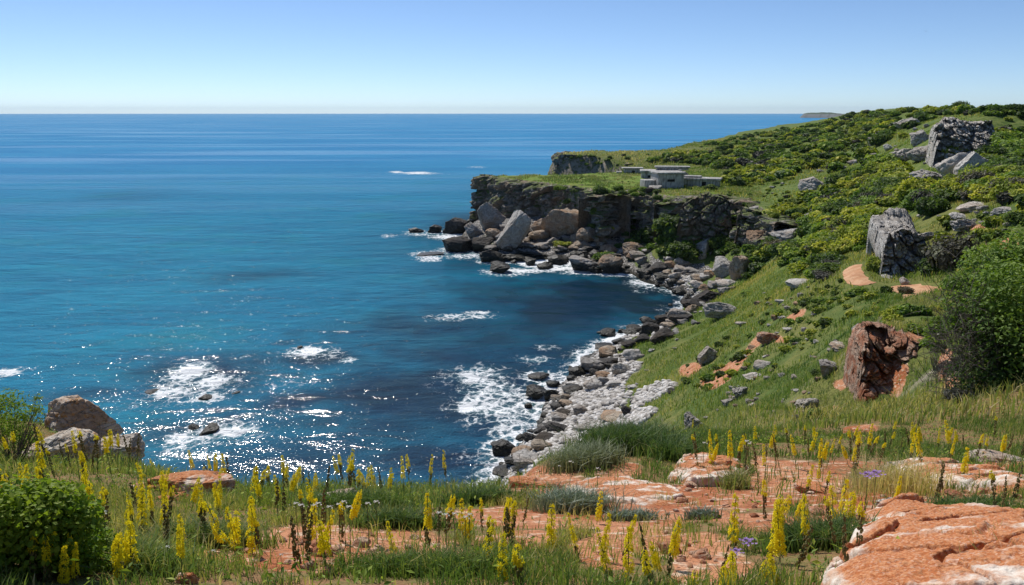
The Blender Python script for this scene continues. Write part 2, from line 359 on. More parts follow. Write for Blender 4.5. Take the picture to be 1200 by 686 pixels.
# ------------------------------------------------------------------ rock materials
M_GREY = rock_mat('rock_grey', (.27, .25, .23), (.42, .40, .37), (.30, .22, .15), .5, 1.0)
M_PALE = rock_mat('rock_pale', (.40, .37, .33), (.56, .53, .48), (.42, .30, .20), .35, 1.2)
M_DARK = rock_mat('rock_dark', (.035, .032, .03), (.085, .078, .07), (.07, .05, .03), .5, 1.0, wet=1.9)
M_TAN = rock_mat('rock_tan', (.30, .22, .15), (.42, .35, .27), (.36, .20, .10), .6, .9)
M_BEACH = rock_mat('rock_beach', (.36, .34, .31), (.60, .57, .53), (.34, .24, .17), .3, 1.6, wet=.9)
M_CLIFF = rock_mat('rock_cliff', (.19, .17, .15), (.40, .37, .33), (.38, .25, .14), .55, .6, moss=.9, crack=.6, bumpd=.5)
M_RED = rock_mat('rock_red', (.36, .13, .06), (.56, .40, .29), (.40, .20, .12), .6, 2.2, wet=None, dark=(.05, .02, .015), bumpd=.1)
M_CRUST = rock_mat('rock_crust', (.48, .40, .31), (.70, .64, .55), (.50, .30, .18), .5, 5, wet=None, bumpd=.05, lich=(.55, .25, .04), lich_amt=.6, crack=.08)
M_REDCRUST = rock_mat('rock_red_crust', (.52, .22, .11), (.68, .47, .32), (.44, .15, .06), .7, 5, wet=None, dark=(.12, .045, .03), bumpd=.05, crack=.05, lich=(.68, .56, .44), lich_amt=.5)
t_ = NT('rock_slab'); P_ = t_.pos(); q_ = t_.noise(P_, 2.6, 6, .62, .5); g_ = t_.noise(P_, 55, 4, .7); h_ = t_.vor(P_, 115, 'F1', 'Color'); hs_ = t_.n('ShaderNodeSeparateColor'); t_.L(h_, hs_.inputs[0])
c_ = t_.mix(t_.ss(g_, .4, .62), (.46, .15, .05), (.60, .28, .13)); c_ = t_.mix(t_.math('MULTIPLY', t_.ss(hs_.outputs[0], .72, .95), .4), c_, (.20, .07, .04)); c_ = t_.mix(t_.math('MULTIPLY', t_.ss(hs_.outputs[1], .78, .95), .4), c_, (.70, .50, .38))
cr_ = t_.mix(t_.ss(t_.noise(P_, 12, 5, .65), .38, .6), (.62, .40, .27), (.78, .70, .60)); c_ = t_.mix(t_.ss(t_.math('ADD', q_, t_.math('MULTIPLY', t_.at('rim'), .2)), .52, .62), c_, cr_); c_ = t_.mix(t_.math('MULTIPLY', t_.ss(t_.noise(P_, 7, 6, .7), .60, .68), .8), c_, (.10, .07, .05))
hh_ = t_.math('ADD', t_.math('MULTIPLY', g_, .25), t_.math('ADD', t_.math('MULTIPLY', hs_.outputs[0], .15), t_.math('MULTIPLY', t_.noise(P_, 9, 6, .7), .6)))
M_SLAB = t_.done(t_.bsdf(c_, .92, .2, t_.bump(hh_, .03, 1)).outputs[0])
M_WALL = rock_mat('rock_wall', (.42, .39, .35), (.68, .64, .58), (.46, .38, .29), .35, 1.1, wet=None, crack=.35, bumpd=.4)
# ------------------------------------------------------------------ boulders
def ico(sub):
    bm = bmesh.new(); bmesh.ops.create_icosphere(bm, subdivisions=sub, radius=1)
    v = np.array([q.co[:] for q in bm.verts]); f = np.array([[q.index for q in p.verts] for p in bm.faces]); bm.free(); return v, f
ICO = {k: ico(k) for k in (2, 3, 4, 5, 6)}
def rock_mesh(name, seed, sub=5, cuts=13, rough=.1, flat=0.0, pits=0.0, mat=None, lo=.5, hi=.85, blocky=.06):
    r = np.random.default_rng(seed); v, f = ICO[sub]; v = v.copy()
    for k in range(cuts):
        n = r.normal(size=3); n /= np.linalg.norm(n); d = r.uniform(lo, hi)
        e = np.maximum(0, v@n-d); v -= e[:, None]*n*.96
    if flat: v[:, 2] = np.where(v[:, 2] > flat, flat+(v[:, 2]-flat)*.12, v[:, 2])
    v /= np.abs(v).max(0)
    nn = v/np.linalg.norm(v, axis=1)[:, None]; o = r.uniform(0, 90, 3); q = v+o
    d = rough*fbm(q[:, 0]*1.6, q[:, 1]*1.6, q[:, 2]*1.6, seed, 5, .55)
    if blocky:
        f1, f2, c = worley(q[:, 0]*2.2, q[:, 1]*2.2, q[:, 2]*3.2, seed); d += blocky*(c-.5)-blocky*1.4*sstep(.12, 0, f2-f1)
    if pits:
        f1, f2, c = worley(q[:, 0]*5, q[:, 1]*5, q[:, 2]*5, seed+5); d -= pits*sstep(.45, .1, f1)*(c > .35)
    v = v+nn*d[:, None]
    me = np_mesh(name, v, f, 3, True)
    if mat: me.materials.append(mat)
    return me
VAR = {}
def variant(style, k):
    key = (style, k)
    if key not in VAR:
        mat, kw = {'grey': (M_GREY, {}), 'pale': (M_PALE, {}), 'dark': (M_DARK, dict(rough=.16)), 'tan': (M_TAN, {}), 'beach': (M_BEACH, dict(sub=4)),
                   'red': (M_RED, dict(pits=.12, rough=.2)), 'crust': (M_CRUST, dict(sub=5, pits=.07, rough=.18, flat=.55)), 'redcrust': (M_REDCRUST, dict(rough=.16, flat=.5)),
                   'wall': (M_WALL, dict(rough=.2, blocky=.14))}[style]
        VAR[key] = rock_mesh('rock_'+style, 100+k*7+sum(map(ord, style)), mat=mat, **kw)
    return VAR[key]
FOAM = []     # (x, y, radius, strength) round rocks that stand in the water
rk = random.Random(5)
ROCKPX = []
def rock(px, py, w, h, style, label, cat='boulder', group=None, tilt=0, depth=1.0, mesh=None, name='boulder', rz=None, up=0, rmin=2.3, sink=.35, k=None, foam=1.0):
    """a rock whose visible outline is about w x h pixels, centred on the pixel"""
    p, r = hit(px, py+h*.5, rmin)
    if rmin < 5 and r > 16:                       # sight line passes over the brink: stand on the brink itself
        d = ray(px, py+h*.5); q = np.arange(7, 13.2, .05); t_ = q/math.hypot(d[0], d[1]); df = H+d[2]*t_-tz(d[0]*t_, d[1]*t_); k_ = int(np.argmin(df+(13.2-q)*.01))
        r = q[k_]; p = np.array([d[0]*t_[k_], d[1]*t_[k_], float(tz(d[0]*t_[k_], d[1]*t_[k_]))])
    if w > 11 and px > 860: ROCKPX.append((px, py, w, h))
    s = math.sqrt(r*r+(H-p[2])**2)/F
    W = w*s*.52; dep = W*depth; el = math.atan2(H-p[2], r)
    hh = max(h*s/max(math.cos(el), .3) - dep*2*math.sin(el)*.6, h*s*.45)          # the part of the outline that is height, not depth
    hz = hh/(1+1-sink)
    me = mesh or variant(style, k if k is not None else rk.randrange(6))
    o = link(name, me)
    dx, dy = p[0]/r, p[1]/r
    cx_, cy_ = p[0]+dx*dep*.8, p[1]+dy*dep*.8; gz = max(float(tz(cx_, cy_)), 0 if r > 30 else -9); dz_ = max(0, p[2]-gz)*.5
    top_ = p[2]+hz*(2-sink*2)*.95; bot_ = min(gz, p[2])-hz*.3-.03-(.16*W if r < 20 else 0); hz = (top_-bot_)/2
    o.location = (cx_, cy_, (top_+bot_)/2+up)
    th_ = math.atan2(dx, dy)
    o.rotation_euler = (rk.uniform(-.12, .12), tilt+rk.uniform(-.05, .05), -th_+(rz if rz is not None else rk.choice([0, PI])+rk.uniform(-.25, .25)))
    o.scale = (W, dep, hz)
    tag(o, label, cat, group)
    if p[2] < .35 and r > 30: FOAM.append((o.location.x, o.location.y, W, foam))
    return o
# ---- headland foot and tip
ROCKS = [
 (487,269,18,9,'dark','small flat black rock farthest out to sea off the headland tip'),
 (510,267,16,13,'dark','rounded black rock in the sea between the farthest one and the tall dark boulder'),
 (534,262,28,26,'dark','tall black boulder at the seaward end of the headland rocks'),
 (537,283,38,26,'dark','wide rounded black boulder in front of the tall one at the tip'),
 (556,267,24,26,'grey','cracked grey brown boulder beside the cliff at the headland tip'),
 (567,283,28,22,'dark','black boulder wedged between the wide rounded one and the huge pale slab'),
 (503,298,34,5,'dark','low brown reef rock barely above the surf off the tip'),
 (584,311,28,20,'dark','black boulder standing in the surf closest to the camera off the headland'),
 (577,298,30,22,'dark','dark boulder right behind the surf-washed one below the pale slab'),
 (603,301,36,14,'dark','low black rock under the huge pale slab'),
 (618,287,28,11,'grey','flat light grey rock at the foot of the huge pale slab'),
 (636,287,20,14,'grey','grey block between two flat slabs at the headland foot'),
 (629,298,36,9,'pale','thin pale slab lying level on dark rocks at the headland foot'),
 (652,303,24,16,'dark','dark boulder beside the thin pale slab near the water'),
 (638,311,20,9,'dark','low dark rock in the surf in front of the thin pale slab'),
 (690,273,32,34,'tan','tan angular boulder with a pointed top above the cove'),
 (682,306,44,28,'grey','broad grey boulder with dark face at the water edge of the cove'),
 (716,305,30,34,'tan','brown topped boulder beside the broad grey one at the cove'),
 (741,290,28,24,'tan','slanted brown slab above the cove shore below the shrubs'),
 (752,303,16,18,'grey','small upright grey boulder below the slanted brown slab'),
 (770,312,24,15,'dark','rounded dark boulder in the middle of the cove shore'),
 (783,324,36,14,'dark','long dark rock lying at the waterline of the cove'),
 (797,314,22,12,'grey','grey rock behind the long dark one at the cove'),
 (823,288,24,32,'grey','blocky grey rock standing alone among dark shrubs above the cove'),
 (846,309,30,36,'pale','big pale grey boulder at the foot of the green slope'),
 (866,309,24,40,'tan','reddish brown crag behind the big pale boulder'),
 (819,332,22,14,'pale','clean pale boulder in the corner of the cove'),
 (811,343,13,10,'pale','small white rock in the corner of the cove'),
 (803,349,12,14,'dark','small black rock beside the white one in the cove corner'),
 (829,345,32,22,'dark','dark grey boulder below the clean pale one in the cove corner'),
 (851,331,26,12,'pale','white flat rock at the upper end of the cove corner'),
 (846,360,44,28,'pale','rough pale outcrop where the green slope meets the cove'),
 (693,426,42,28,'grey','largest dark grey boulder on the near beach at the water'),
 (708,406,32,11,'dark','long black rock just beyond the largest beach boulder'),
 (727,399,20,10,'dark','black rock at the far end of the pebble beach'),
 (632,440,27,11,'tan','flat brown rock awash off the near beach'),
 (626,458,28,22,'dark','black pyramid shaped rock in the surf off the near beach'),
 (619,475,10,8,'dark','small black rock below the pyramid shaped one'),
 (590,523,32,27,'dark','black pointed boulder in the surf closest to the camera'),
 (616,537,37,27,'grey','grey weathered boulder beside the black pointed one'),
 (612,512,16,11,'tan','little brown rock behind the black pointed boulder'),
 (595,553,32,14,'tan','mossy brown rock at the very near end of the beach'),
 (652,499,28,18,'dark','dark jumbled boulder at the water edge of the white pebbles'),
 (641,513,24,12,'dark','low dark rock between the grey weathered boulder and the pebbles'),
 (660,484,22,14,'dark','dark rock at the edge of the pebbles below the flat ones'),
 (655,466,24,12,'tan','brown flat rock between surf and white pebbles'),
 (648,449,18,10,'dark','dark rock in shallow surf beside the largest beach boulder'),
 (672,454,26,12,'dark','low dark rock where the surf reaches the pebbles'),
 (707,446,16,16,'grey','small dark rounded rock on the white pebbles'),
 (721,450,24,12,'beach','smooth tan rock lying on the white pebbles'),
 (720,490,46,14,'tan','long tan ledge of rock on the lower white pebbles'),
 (736,480,18,16,'dark','dark mossy rock at the end of the tan ledge'),
 (730,430,28,20,'pale','pale rough boulder at the top of the white pebbles'),
 (742,414,24,18,'beach','pale rubble block under the green slope of the beach'),
 (683,502,22,12,'beach','pinkish flat rock near the foot of the pebbles'),
 (633,524,18,12,'dark','dark rock squeezed against the grey weathered boulder'),
]
for a in ROCKS: rock(*a[:5], a[5], rmin=30)
# huge slab
bigm = rock_mesh('pale_slab', 41, 6, 9, .06, 0, 0, M_PALE, .42, .8, .04)
o = rock(602,268,46,56,'pale','huge pale grey slab leaning on the dark rocks at the headland tip', mesh=bigm, tilt=.42, depth=.8, rmin=100, rz=.9, name='leaning_boulder')
l_ = Vector((.55, .15, .80)).normalized(); t3 = Vector((-.75, -.28, .45)); t3 = (t3-t3.dot(l_)*l_).normalized(); m3 = l_.cross(t3)
from mathutils import Matrix
o.rotation_euler = Matrix((t3, m3, l_)).transposed().to_euler(); q_ = atr(602, 270, 170); o.location = q_; o.scale = (3.3, 4.8, 5.3)
for a in [(664,254,60,54,'tan','massive tan buttress with a rounded top bulging from the headland cliff'),(706,258,42,46,'grey','grey buttress beside the massive tan one under the cliff notch'),(577,246,36,46,'grey','tall grey cliff block at the seaward corner of the headland'),
          (632,262,30,26,'tan','brown rounded block between the leaning slab and the massive buttress'),(778,252,40,30,'grey','grey rock mass in the shrubs just under the ruins'),(838,250,40,30,'tan','brown rounded rock mass at the landward end of the headland cliff')]:
    rock(*a[:5], a[5], rmin=120, depth=.6, sink=.4)
# fill rocks of the shore, too alike to tell apart one by one
SCAT = []
def scatter_rocks(n, path, spread, size, styles, label, group, seed, name='rock', rmin=30, squash=.7):
    r = random.Random(seed); L = [math.dist(path[i], path[i+1]) for i in range(len(path)-1)]; T = sum(L)
    for _ in range(n):
        q = r.uniform(0, T); i = 0
        while q > L[i]: q -= L[i]; i += 1
        f = q/L[i]; px = path[i][0]*(1-f)+path[i+1][0]*f+r.gauss(0, spread[0]); py = path[i][1]*(1-f)+path[i+1][1]*f+r.gauss(0, spread[1])
        w = size[0]*math.exp(r.random()*math.log(size[1]/size[0]))
        SCAT.append((w, (px, py, w, w*r.uniform(.5, .9), r.choice(styles), label, 'rock', group), dict(name=name, rmin=rmin, k=r.randrange(6), foam=.25)))
scatter_rocks(62, [(545,280),(575,292),(620,303),(660,308),(700,312),(740,316),(775,326),(805,340)], (6,4), (6,17), ['dark','dark','grey','tan'], 'small dark rock in the jumble at the foot of the headland', 'small rocks at the headland foot', 1)
scatter_rocks(34, [(730,300),(770,305),(800,318),(835,330),(862,340)], (8,6), (7,18), ['grey','pale','tan','beach'], 'small light rock in the jumble at the inner cove', 'small light rocks at the inner cove', 2)
scatter_rocks(120, [(600,548),(630,515),(650,490),(660,465),(690,440),(715,408),(752,388),(790,370),(815,355)], (11,6), (5,28), ['dark','dark','tan','grey'], 'small dark wet rock along the water edge of the beach', 'small wet rocks along the beach', 3)
scatter_rocks(48, [(665,520),(690,492),(715,470),(745,445),(765,405),(800,378),(830,360)], (12,7), (5,15), ['beach','beach','pale'], 'small bleached rock lying on the pebble beach', 'small bleached rocks on the beach', 4)
scatter_rocks(85, [(585,285),(620,278),(650,284),(680,290),(720,290),(745,296)], (10,8), (7,26), ['grey','tan','dark','grey'], 'weathered block fallen at the base of the headland cliff', 'fallen blocks under the headland cliff', 8, rmin=120)
ROCKPX.clear()
# hill rocks
HILL = [
 (829,411,22,30,'grey','dark cleft rock on the green slope above the beach'),
 (787,457,13,10,'dark','small dark rock low on the grass slope above the pebbles'),  # a dark rock put in where a small dark hole lies
 (900,393,26,22,'red','dark brown rock at the head of the red gully'),
 (893,426,18,14,'pale','pale rock at the top of the stony strip below the red gully'),
 (881,440,22,14,'pale','flat pale rock in the middle of the stony strip'),
 (868,456,18,22,'wall','pitted grey rock near the lower end of the stony strip'),
 (852,470,14,14,'grey','small grey rock at the lower end of the stony strip'),
 (810,491,24,38,'wall','tall pitted grey rock strip at the brink above the beach'),
 (937,330,32,12,'pale','long white slab lying on the grass before the cove'),
 (951,212,32,24,'pale','pale jagged rock alone in the scrub of the middle slope'),
 (886,245,20,14,'grey','small grey crag among shrubs behind the cove'),
 (886,273,26,26,'tan','brown grey crag above the reddish one at the cove'),
 (921,272,40,24,'grey','dark wide crag half hidden by shrubs on the middle slope'),
 (999,189,12,9,'grey','small round grey boulder in the bright scrub'),
 (1080,178,30,24,'wall','domed grey boulder beside the yellow-green shrub'),
 (1088,204,38,22,'wall','broad shadowed outcrop below the domed boulder'),
 (1117,188,34,44,'pale','big pale split boulder under the cliff band'),
 (1137,188,30,40,'pale','rough whitish boulder leaning beside the split one'),
 (1022,163,12,16,'grey','small dark crag in the far scrub near the skyline'),
 (1061,142,26,18,'wall','crag at the upper edge of the far slope'),
 (1056,178,24,26,'wall','shaded rock face between crag and domed boulder'),
 (1078,158,22,22,'wall','grey rock at the near end of the cliff band'),
 (1138,241,30,14,'pale','white flat rock on the grassy upper slope'),
 (1152,243,14,11,'pale','smaller white block next to the white flat rock'),
 (1133,262,30,20,'wall','layered pale grey rocks on the slope above the big bush'),
 (1124,252,20,12,'pale','pale rock between the white flat one and the layered ones'),
 (1118,288,14,12,'pale','little pale rock in shrubs below the layered ones'),
 (1146,291,24,8,'red','thin reddish slab on the slope above the big bush'),
 (1176,246,22,10,'pale','half buried pale rock high on the grassy slope'),
 (1183,262,12,7,'pale','tiny pale rock in yellowish grass high on the slope'),
 (1090,275,18,12,'pale','pale rock behind the large rock by the path'),
 (1081,250,12,9,'pale','small pale stone above the large rock by the path'),
 (1060,328,12,14,'pale','small pale stone at the foot of the large rock by the path'),
 (1097,391,14,8,'pale','pale stone in the grass between red outcrop and bush'),
 (969,426,22,32,'grey','grey weathered stone beside the red outcrop'),
 (948,470,30,30,'wall','lichen grey rubble on the slope below the grey stone'),
 (1002,383,10,18,'pale','thin pale rock sliver leaning above the red outcrop'),
 (985,405,24,12,'crust','ochre flat rock just above the red outcrop'),
 (915,352,14,7,'pale','small pale rock on the grass below the white slab'),
 (870,378,16,8,'pale','small pale rock in bright grass above the beach'),
 (925,385,14,6,'pale','flat pale stone on the slope beyond the red gully'),
 (918,372,10,5,'pale','tiny pale stone on the slope beyond the red gully'),
]
for a in HILL: rock(*a[:5], a[5], rmin=15, sink=.45)
scatter_rocks(75, [(905,400),(880,445),(850,480),(930,470),(960,430),(940,380),(900,360),(960,340)], (14,9), (4,11), ['pale','wall','tan'], 'small stone half sunk in the grassy slope', 'small stones on the grassy slope', 6, rmin=16)
scatter_rocks(34, [(1170,235),(1130,262),(1120,290),(1165,300),(1195,270),(1100,240)], (16,8), (4,12), ['pale','wall'], 'small pale stone on the upper grassy slope', 'small pale stones on the upper slope', 7, rmin=30)
scatter_rocks(70, [(900,215),(960,190),(1010,205),(1060,215),(1150,225),(1080,150),(1000,260),(930,250)], (26,14), (4,12), ['pale','wall','grey'], 'small pale rock poking out of the hill scrub', 'small pale rocks in the hill scrub', 11, rmin=60)
SCAT.sort(key=lambda q: -q[0])
for w, a, kw in SCAT[:225]: rock(*a, **kw)
rest = [rock(*a, **kw) for w, a, kw in SCAT[225:]]
bpy.context.view_layer.update()
Vs, Fs, Ms, mats, b = [], [], [], [], 0
for o in rest:
    me = o.data; v = np.empty(len(me.vertices)*3, np.float32); me.vertices.foreach_get('co', v); M4 = np.array(o.matrix_world); v = v.reshape(-1, 3)@M4[:3, :3].T+M4[:3, 3]
    f = np.empty(len(me.polygons)*3, np.int32); me.polygons.foreach_get('vertices', f); Vs.append(v); Fs.append(f.reshape(-1, 3)+b); b += len(v)
    if me.materials[0] not in mats: mats.append(me.materials[0])
    Ms.append(np.full(len(me.polygons), mats.index(me.materials[0]))); bpy.data.objects.remove(o)
me = np_mesh('rubble', np.concatenate(Vs), np.concatenate(Fs), 3)
for m in mats: me.materials.append(m)
me.polygons.foreach_set('material_index', np.concatenate(Ms).astype(np.int32))
tag(link('rubble', me), 'small scattered rubble between the boulders of the shore and slopes', 'rubble', kind='stuff')
# ------------------------------------------------------------------ cliffs and crags (thick shells sunk into the ground)
def resample(P, n):
    P = np.array(P, float); d = np.r_[0, np.cumsum(np.linalg.norm(np.diff(P[:, :2], axis=0), axis=1))]; q = np.linspace(0, d[-1], n)
    return np.stack([np.interp(q, d, P[:, k]) for k in range(P.shape[1])], -1)
def ribbon(name, tops, bots, nu, nv, mat, seed, A=1.2, B=1.0, C=.3, sc=5.0, cap=4.0, drop=1.2, jag=.5, pits=0, out=(0, -1), strata=.35, arch=0.0, fix=None, gr=False, ends=True):
    T = resample(tops, nu); B0 = resample(bots, nu)
    tg = np.gradient(T[:, :2], axis=0); k = np.ones(9)/9
    tg = np.stack([np.convolve(np.pad(tg[:, i], 4, 'edge'), k, 'valid') for i in (0, 1)], -1)
    N = np.stack([tg[:, 1], -tg[:, 0]], -1); N /= np.linalg.norm(N, axis=1)[:, None]
    if (N@np.array(out)).mean() < 0: N = -N
    if fix is not None: N = N*.25+np.array(fix); N /= np.linalg.norm(N, axis=1)[:, None]
    if gr: B0[:, 2] = np.minimum(B0[:, 2], tz(B0[:, 0], B0[:, 1]))-.7
    nc_ = max(6, nv//4); rows = []
    for i in range(nv+nc_):
        v = min(i/(nv-1), 1.0); p = B0*(1-v)+T*v
        p = p.copy()
        if i >= nv:
            e = (i-nv+1)/nc_; p[:, :2] -= N*cap*e; p[:, 2] -= drop*e*e
        else: p[:, :2] += N*arch*math.sin(v*PI)
        rows.append(p)
    P = np.array(rows); x, y, z = P[..., 0], P[..., 1], P[..., 2]
    v = np.minimum(np.arange(nv+nc_)/(nv-1), 1)[:, None]; vv = np.arange(nv+nc_)[:, None]/(nv-1)
    d = A*fbm(x/sc, y/sc, z/sc*1.3, seed, 4)
    wx, wy, wz = x+.5*fbm(x/2, y/2, z/2, seed+9, 3)*sc*.3, y, z
    f1, f2, c = worley(wx/sc*1.5, wy/sc*1.5, wz/sc*2.1, seed+3); d = d+B*(c-.5)-B*.9*sstep(.16, 0, f2-f1)
    f1, f2, c = worley(x/sc*4.2, y/sc*4.2, z/sc*6.5, seed+13); d = d+B*.35*(c-.5)-B*.35*sstep(.15, 0, f2-f1)
    d = d+strata*A*np.sign(vnoise(z/sc*3.2+.3*fbm(x/9, y/9, s=seed, o=2), x/40, y/40, seed+7))*.5
    d = d+C*fbm(x/sc*6, y/sc*6, z/sc*6, seed+21, 4)
    if pits: f1, f2, c = worley(x/pits, y/pits, z/pits*.8, seed+31); d = d-pits*.8*sstep(.5, .15, f1)*(c > .4)
    w = np.where(vv > 1, np.clip(1-(vv-1)*3, 0, 1), 1)
    P[..., 0] += N[:, 0]*d*w; P[..., 1] += N[:, 1]*d*w
    P[..., 2] += jag*fbm(x/sc*1.4, y/sc*1.4, None, seed+41, 4)*sstep(.4, 1, v)*np.clip(1.5-(vv-1)*2, 0, 1)+C*.4*fbm(x/sc*6, y/sc*6, z/sc*6, seed+51, 3)
    if ends:
        uu = np.linspace(0, 1, nu); e = np.sqrt(sstep(0, .09, uu)*sstep(1, .91, uu))
        P[..., 2] = B0[:, 2]+(P[..., 2]-B0[:, 2])*e
    # close the shell behind
    bk = P[-1].copy(); bk[:, 2] = np.minimum(B0[:, 2], tz(bk[:, 0], bk[:, 1]))-.5; P = np.concatenate([P, bk[None]])
    me = np_mesh(name, P.reshape(-1, 3), grid_faces(len(P), nu), 4)
    bm = bmesh.new(); bm.from_mesh(me); bmesh.ops.recalc_face_normals(bm, faces=bm.faces); bm.to_mesh(me); bm.free()
    o = link(name, me, mat); return o
def offs(pts, d, z, out=(0, -1)):
    P = np.array(pts, float); tg = np.gradient(P[:, :2], axis=0); N = np.stack([tg[:, 1], -tg[:, 0]], -1); N /= np.linalg.norm(N, axis=1)[:, None]
    if (N@np.array(out)).mean() < 0: N = -N
    Q = P.copy(); Q[:, :2] += N*d; Q[:, 2] = z; return Q
tip = [np.append(HP[k], 13.1) for k in (-2, -1)]
hp_top = tip+[np.array([p[0], p[1], 13.2]) for p in HPt]
hp_top = np.array(hp_top); hp_bot = offs(hp_top, 2.0, -1.5); 
tag(ribbon('headland_cliff', hp_top, hp_bot, 620, 90, M_CLIFF, 3, A=3.4, B=2.4, C=.55, sc=7, cap=6.5, drop=1.2, jag=1.0, ends=False), 'dark weathered limestone cliff of the headland', kind='structure')
h2 = np.array([pr(px, r, z) for px, r, z in [(662,330,14.6),(650,312,14.6),(652,300,14.6),(672,300,14.6),(690,301,14.2),(712,300,12.8),(738,292,12)]])
tag(ribbon('far_headland_cliff', h2, offs(h2, 1.0, -1.5), 240, 50, M_CLIFF, 9, A=1.5, B=1.8, C=.4, sc=6, cap=4, drop=.6, jag=.5, ends=False), 'shadowed sea cliff of the next headland', kind='structure')
# cliff band on the upper slope
wt_ = [atr(px, py, r) for px, py, r in [(1094,163,141),(1098,147,143),(1110,141,146),(1130,141,149),(1150,142,151),(1165,146,152),(1172,156,152)]]
wb_ = [atr(px, py, r) for px, py, r in [(1093,176,138),(1097,178,138),(1110,177,138),(1130,176,139),(1150,172,142),(1165,166,146),(1174,164,150)]]
THING = tag(ribbon('rock_wall', wt_, wb_, 260, 80, M_WALL, 12, A=1.2, B=2.2, C=.45, sc=3, cap=3.5, drop=.8, jag=.8, strata=.1, fix=(-.5,-.87), gr=True), 'long pale grey limestone wall under the skyline on the upper slope', 'rock wall', kind='thing')
# large rock by the path
a_ = [atr(px, py, r) for px, py, r in [(1031,308,67),(1035,290,67),(1040,280,67.5),(1052,275,68),(1062,271,69),(1074,274,70),(1088,284,71)]]
b_ = [atr(px, py, r) for px, py, r in [(1032,327,66),(1036,328,65.5),(1042,328,65.5),(1052,326,66),(1062,322,67),(1074,316,68),(1090,308,69)]]
tag(ribbon('path_rock', a_, b_, 200, 100, M_WALL, 22, A=.8, B=.9, C=.3, sc=2.2, cap=7.5, drop=-1.0, jag=.4, arch=-.3, fix=(-.45,-.9), gr=True), 'large grey rock with a dark overhanging face beside the bend of the path', 'rock')
# red outcrop
a_ = [atr(px, py, r) for px, py, r in [(1009,432,29.3),(1015,402,30),(1020,385,31),(1028,384,31.5),(1048,394,31),(1064,402,31),(1078,408,31),(1104,416,31.3),(1122,424,31.5),(1136,436,31.5)]]
b_ = [atr(px, py, r) for px, py, r in [(1009,474,28.4),(1016,474,28.4),(1024,474,28.5),(1032,474,28.5),(1050,474,28.5),(1064,473,28.5),(1078,472,28.5),(1104,472,28.8),(1122,472,29),(1138,474,29)]]
tag(ribbon('red_outcrop', a_, b_, 260, 150, M_RED, 33, A=.35, B=.6, C=.07, sc=1.15, cap=1.8, drop=.5, jag=.25, pits=.45, strata=.1, arch=-.15, fix=(-.35,-.94), gr=True), 'rust red outcrop full of dark hollows on the grassy slope', 'rock outcrop')
# shaded crags along the cove under the ruins
for i, (tp, bt, lab) in enumerate([
  ([(796,240,152),(810,233,151),(826,228,151),(844,231,151),(860,240,151)], [(796,258,150),(812,260,149),(830,262,148),(850,260,148),(864,256,149)], 'massive dark crag rising from the shrubs beneath the concrete ruins'),
  ([(862,252,146),(872,246,146),(884,250,146),(893,262,147)], [(860,280,142),(872,284,142),(886,282,142),(896,276,144)], 'dark brown crag between the massive crag and the green slope')]):
    tag(ribbon('crag', [atr(*q) for q in tp], [atr(*q) for q in bt], 150, 70, M_CLIFF, 60+i, A=1.4, B=1.3, C=.3, sc=3.5, cap=4, drop=1.0, jag=.8, arch=.4, gr=True), lab, 'crag')
# ------------------------------------------------------------------ near rocks
def near(px, py, w, h, style, label, seed, sub=6, name='rock', **kw):
    mat, k2 = {'crust': (M_CRUST, dict(pits=.05, rough=.2, flat=.6)), 'redcrust': (M_SLAB, dict(rough=.14, flat=.45, pits=.03))}[style]
    me = rock_mesh('rock_near', seed, sub, kw.pop('cuts', 12), mat=mat, **{**k2, 'blocky': .035, **kw.pop('mk', {})})
    return rock(px, py, w, h, style, label, 'rock', mesh=me, name=name, **kw)
near(92,484,84,60,'crust','big rounded boulder with white and ochre lichen at the cliff brink above the sea', 301, mk=dict(flat=0, rough=.14), depth=.75, name='boulder', sink=.3)
near(68,522,76,44,'crust','pale pitted rock in front of the big lichen boulder', 302, depth=.6)
near(138,522,62,42,'crust','pitted white rock with an orange tip at the brink by the big boulder', 303, depth=.6)
near(232,560,104,42,'redcrust','flat pinkish slab with a dark shadowed end at the brink', 304, depth=.55, mk=dict(flat=.4))
near(180,566,66,18,'redcrust','low pink ledge between the pitted white rock and the flat slab', 305, depth=.5)
near(205,580,38,14,'redcrust','small pink stone in the flowers below the flat slab', 306, depth=.6)
near(400,578,62,26,'crust','low crusted rock at the brink among the flower spikes', 307, depth=.5)
near(622,562,66,20,'redcrust','orange rock ledge at the very brink above the surf', 309, depth=.5)
near(1070,547,52,14,'crust','whitish rock edge in the grass beyond the dead stems', 311, depth=.5)
near(1172,536,60,14,'crust','pale rock edge by the grass near the big bush', 313, depth=.5)
near(965,572,60,14,'redcrust','flat pale orange stone in the dry grass', 314, depth=.6, sink=.6)
near(1060,590,60,9,'crust','narrow whitish stone in the grass behind the big slab', 315, depth=.5, sink=.5)
near(760,588,44,10,'redcrust','small cream stone on the red earth', 316, depth=.7, sink=.5)
near(217,677,26,16,'redcrust','small pink stone in the grass in front of the red earth', 317, depth=.7)
near(1200,672,120,80,'redcrust','rough cream and orange rock beside the big red slab', 319, depth=.5, rmin=2.0, cuts=14, mk=dict(flat=.4), sink=.5)
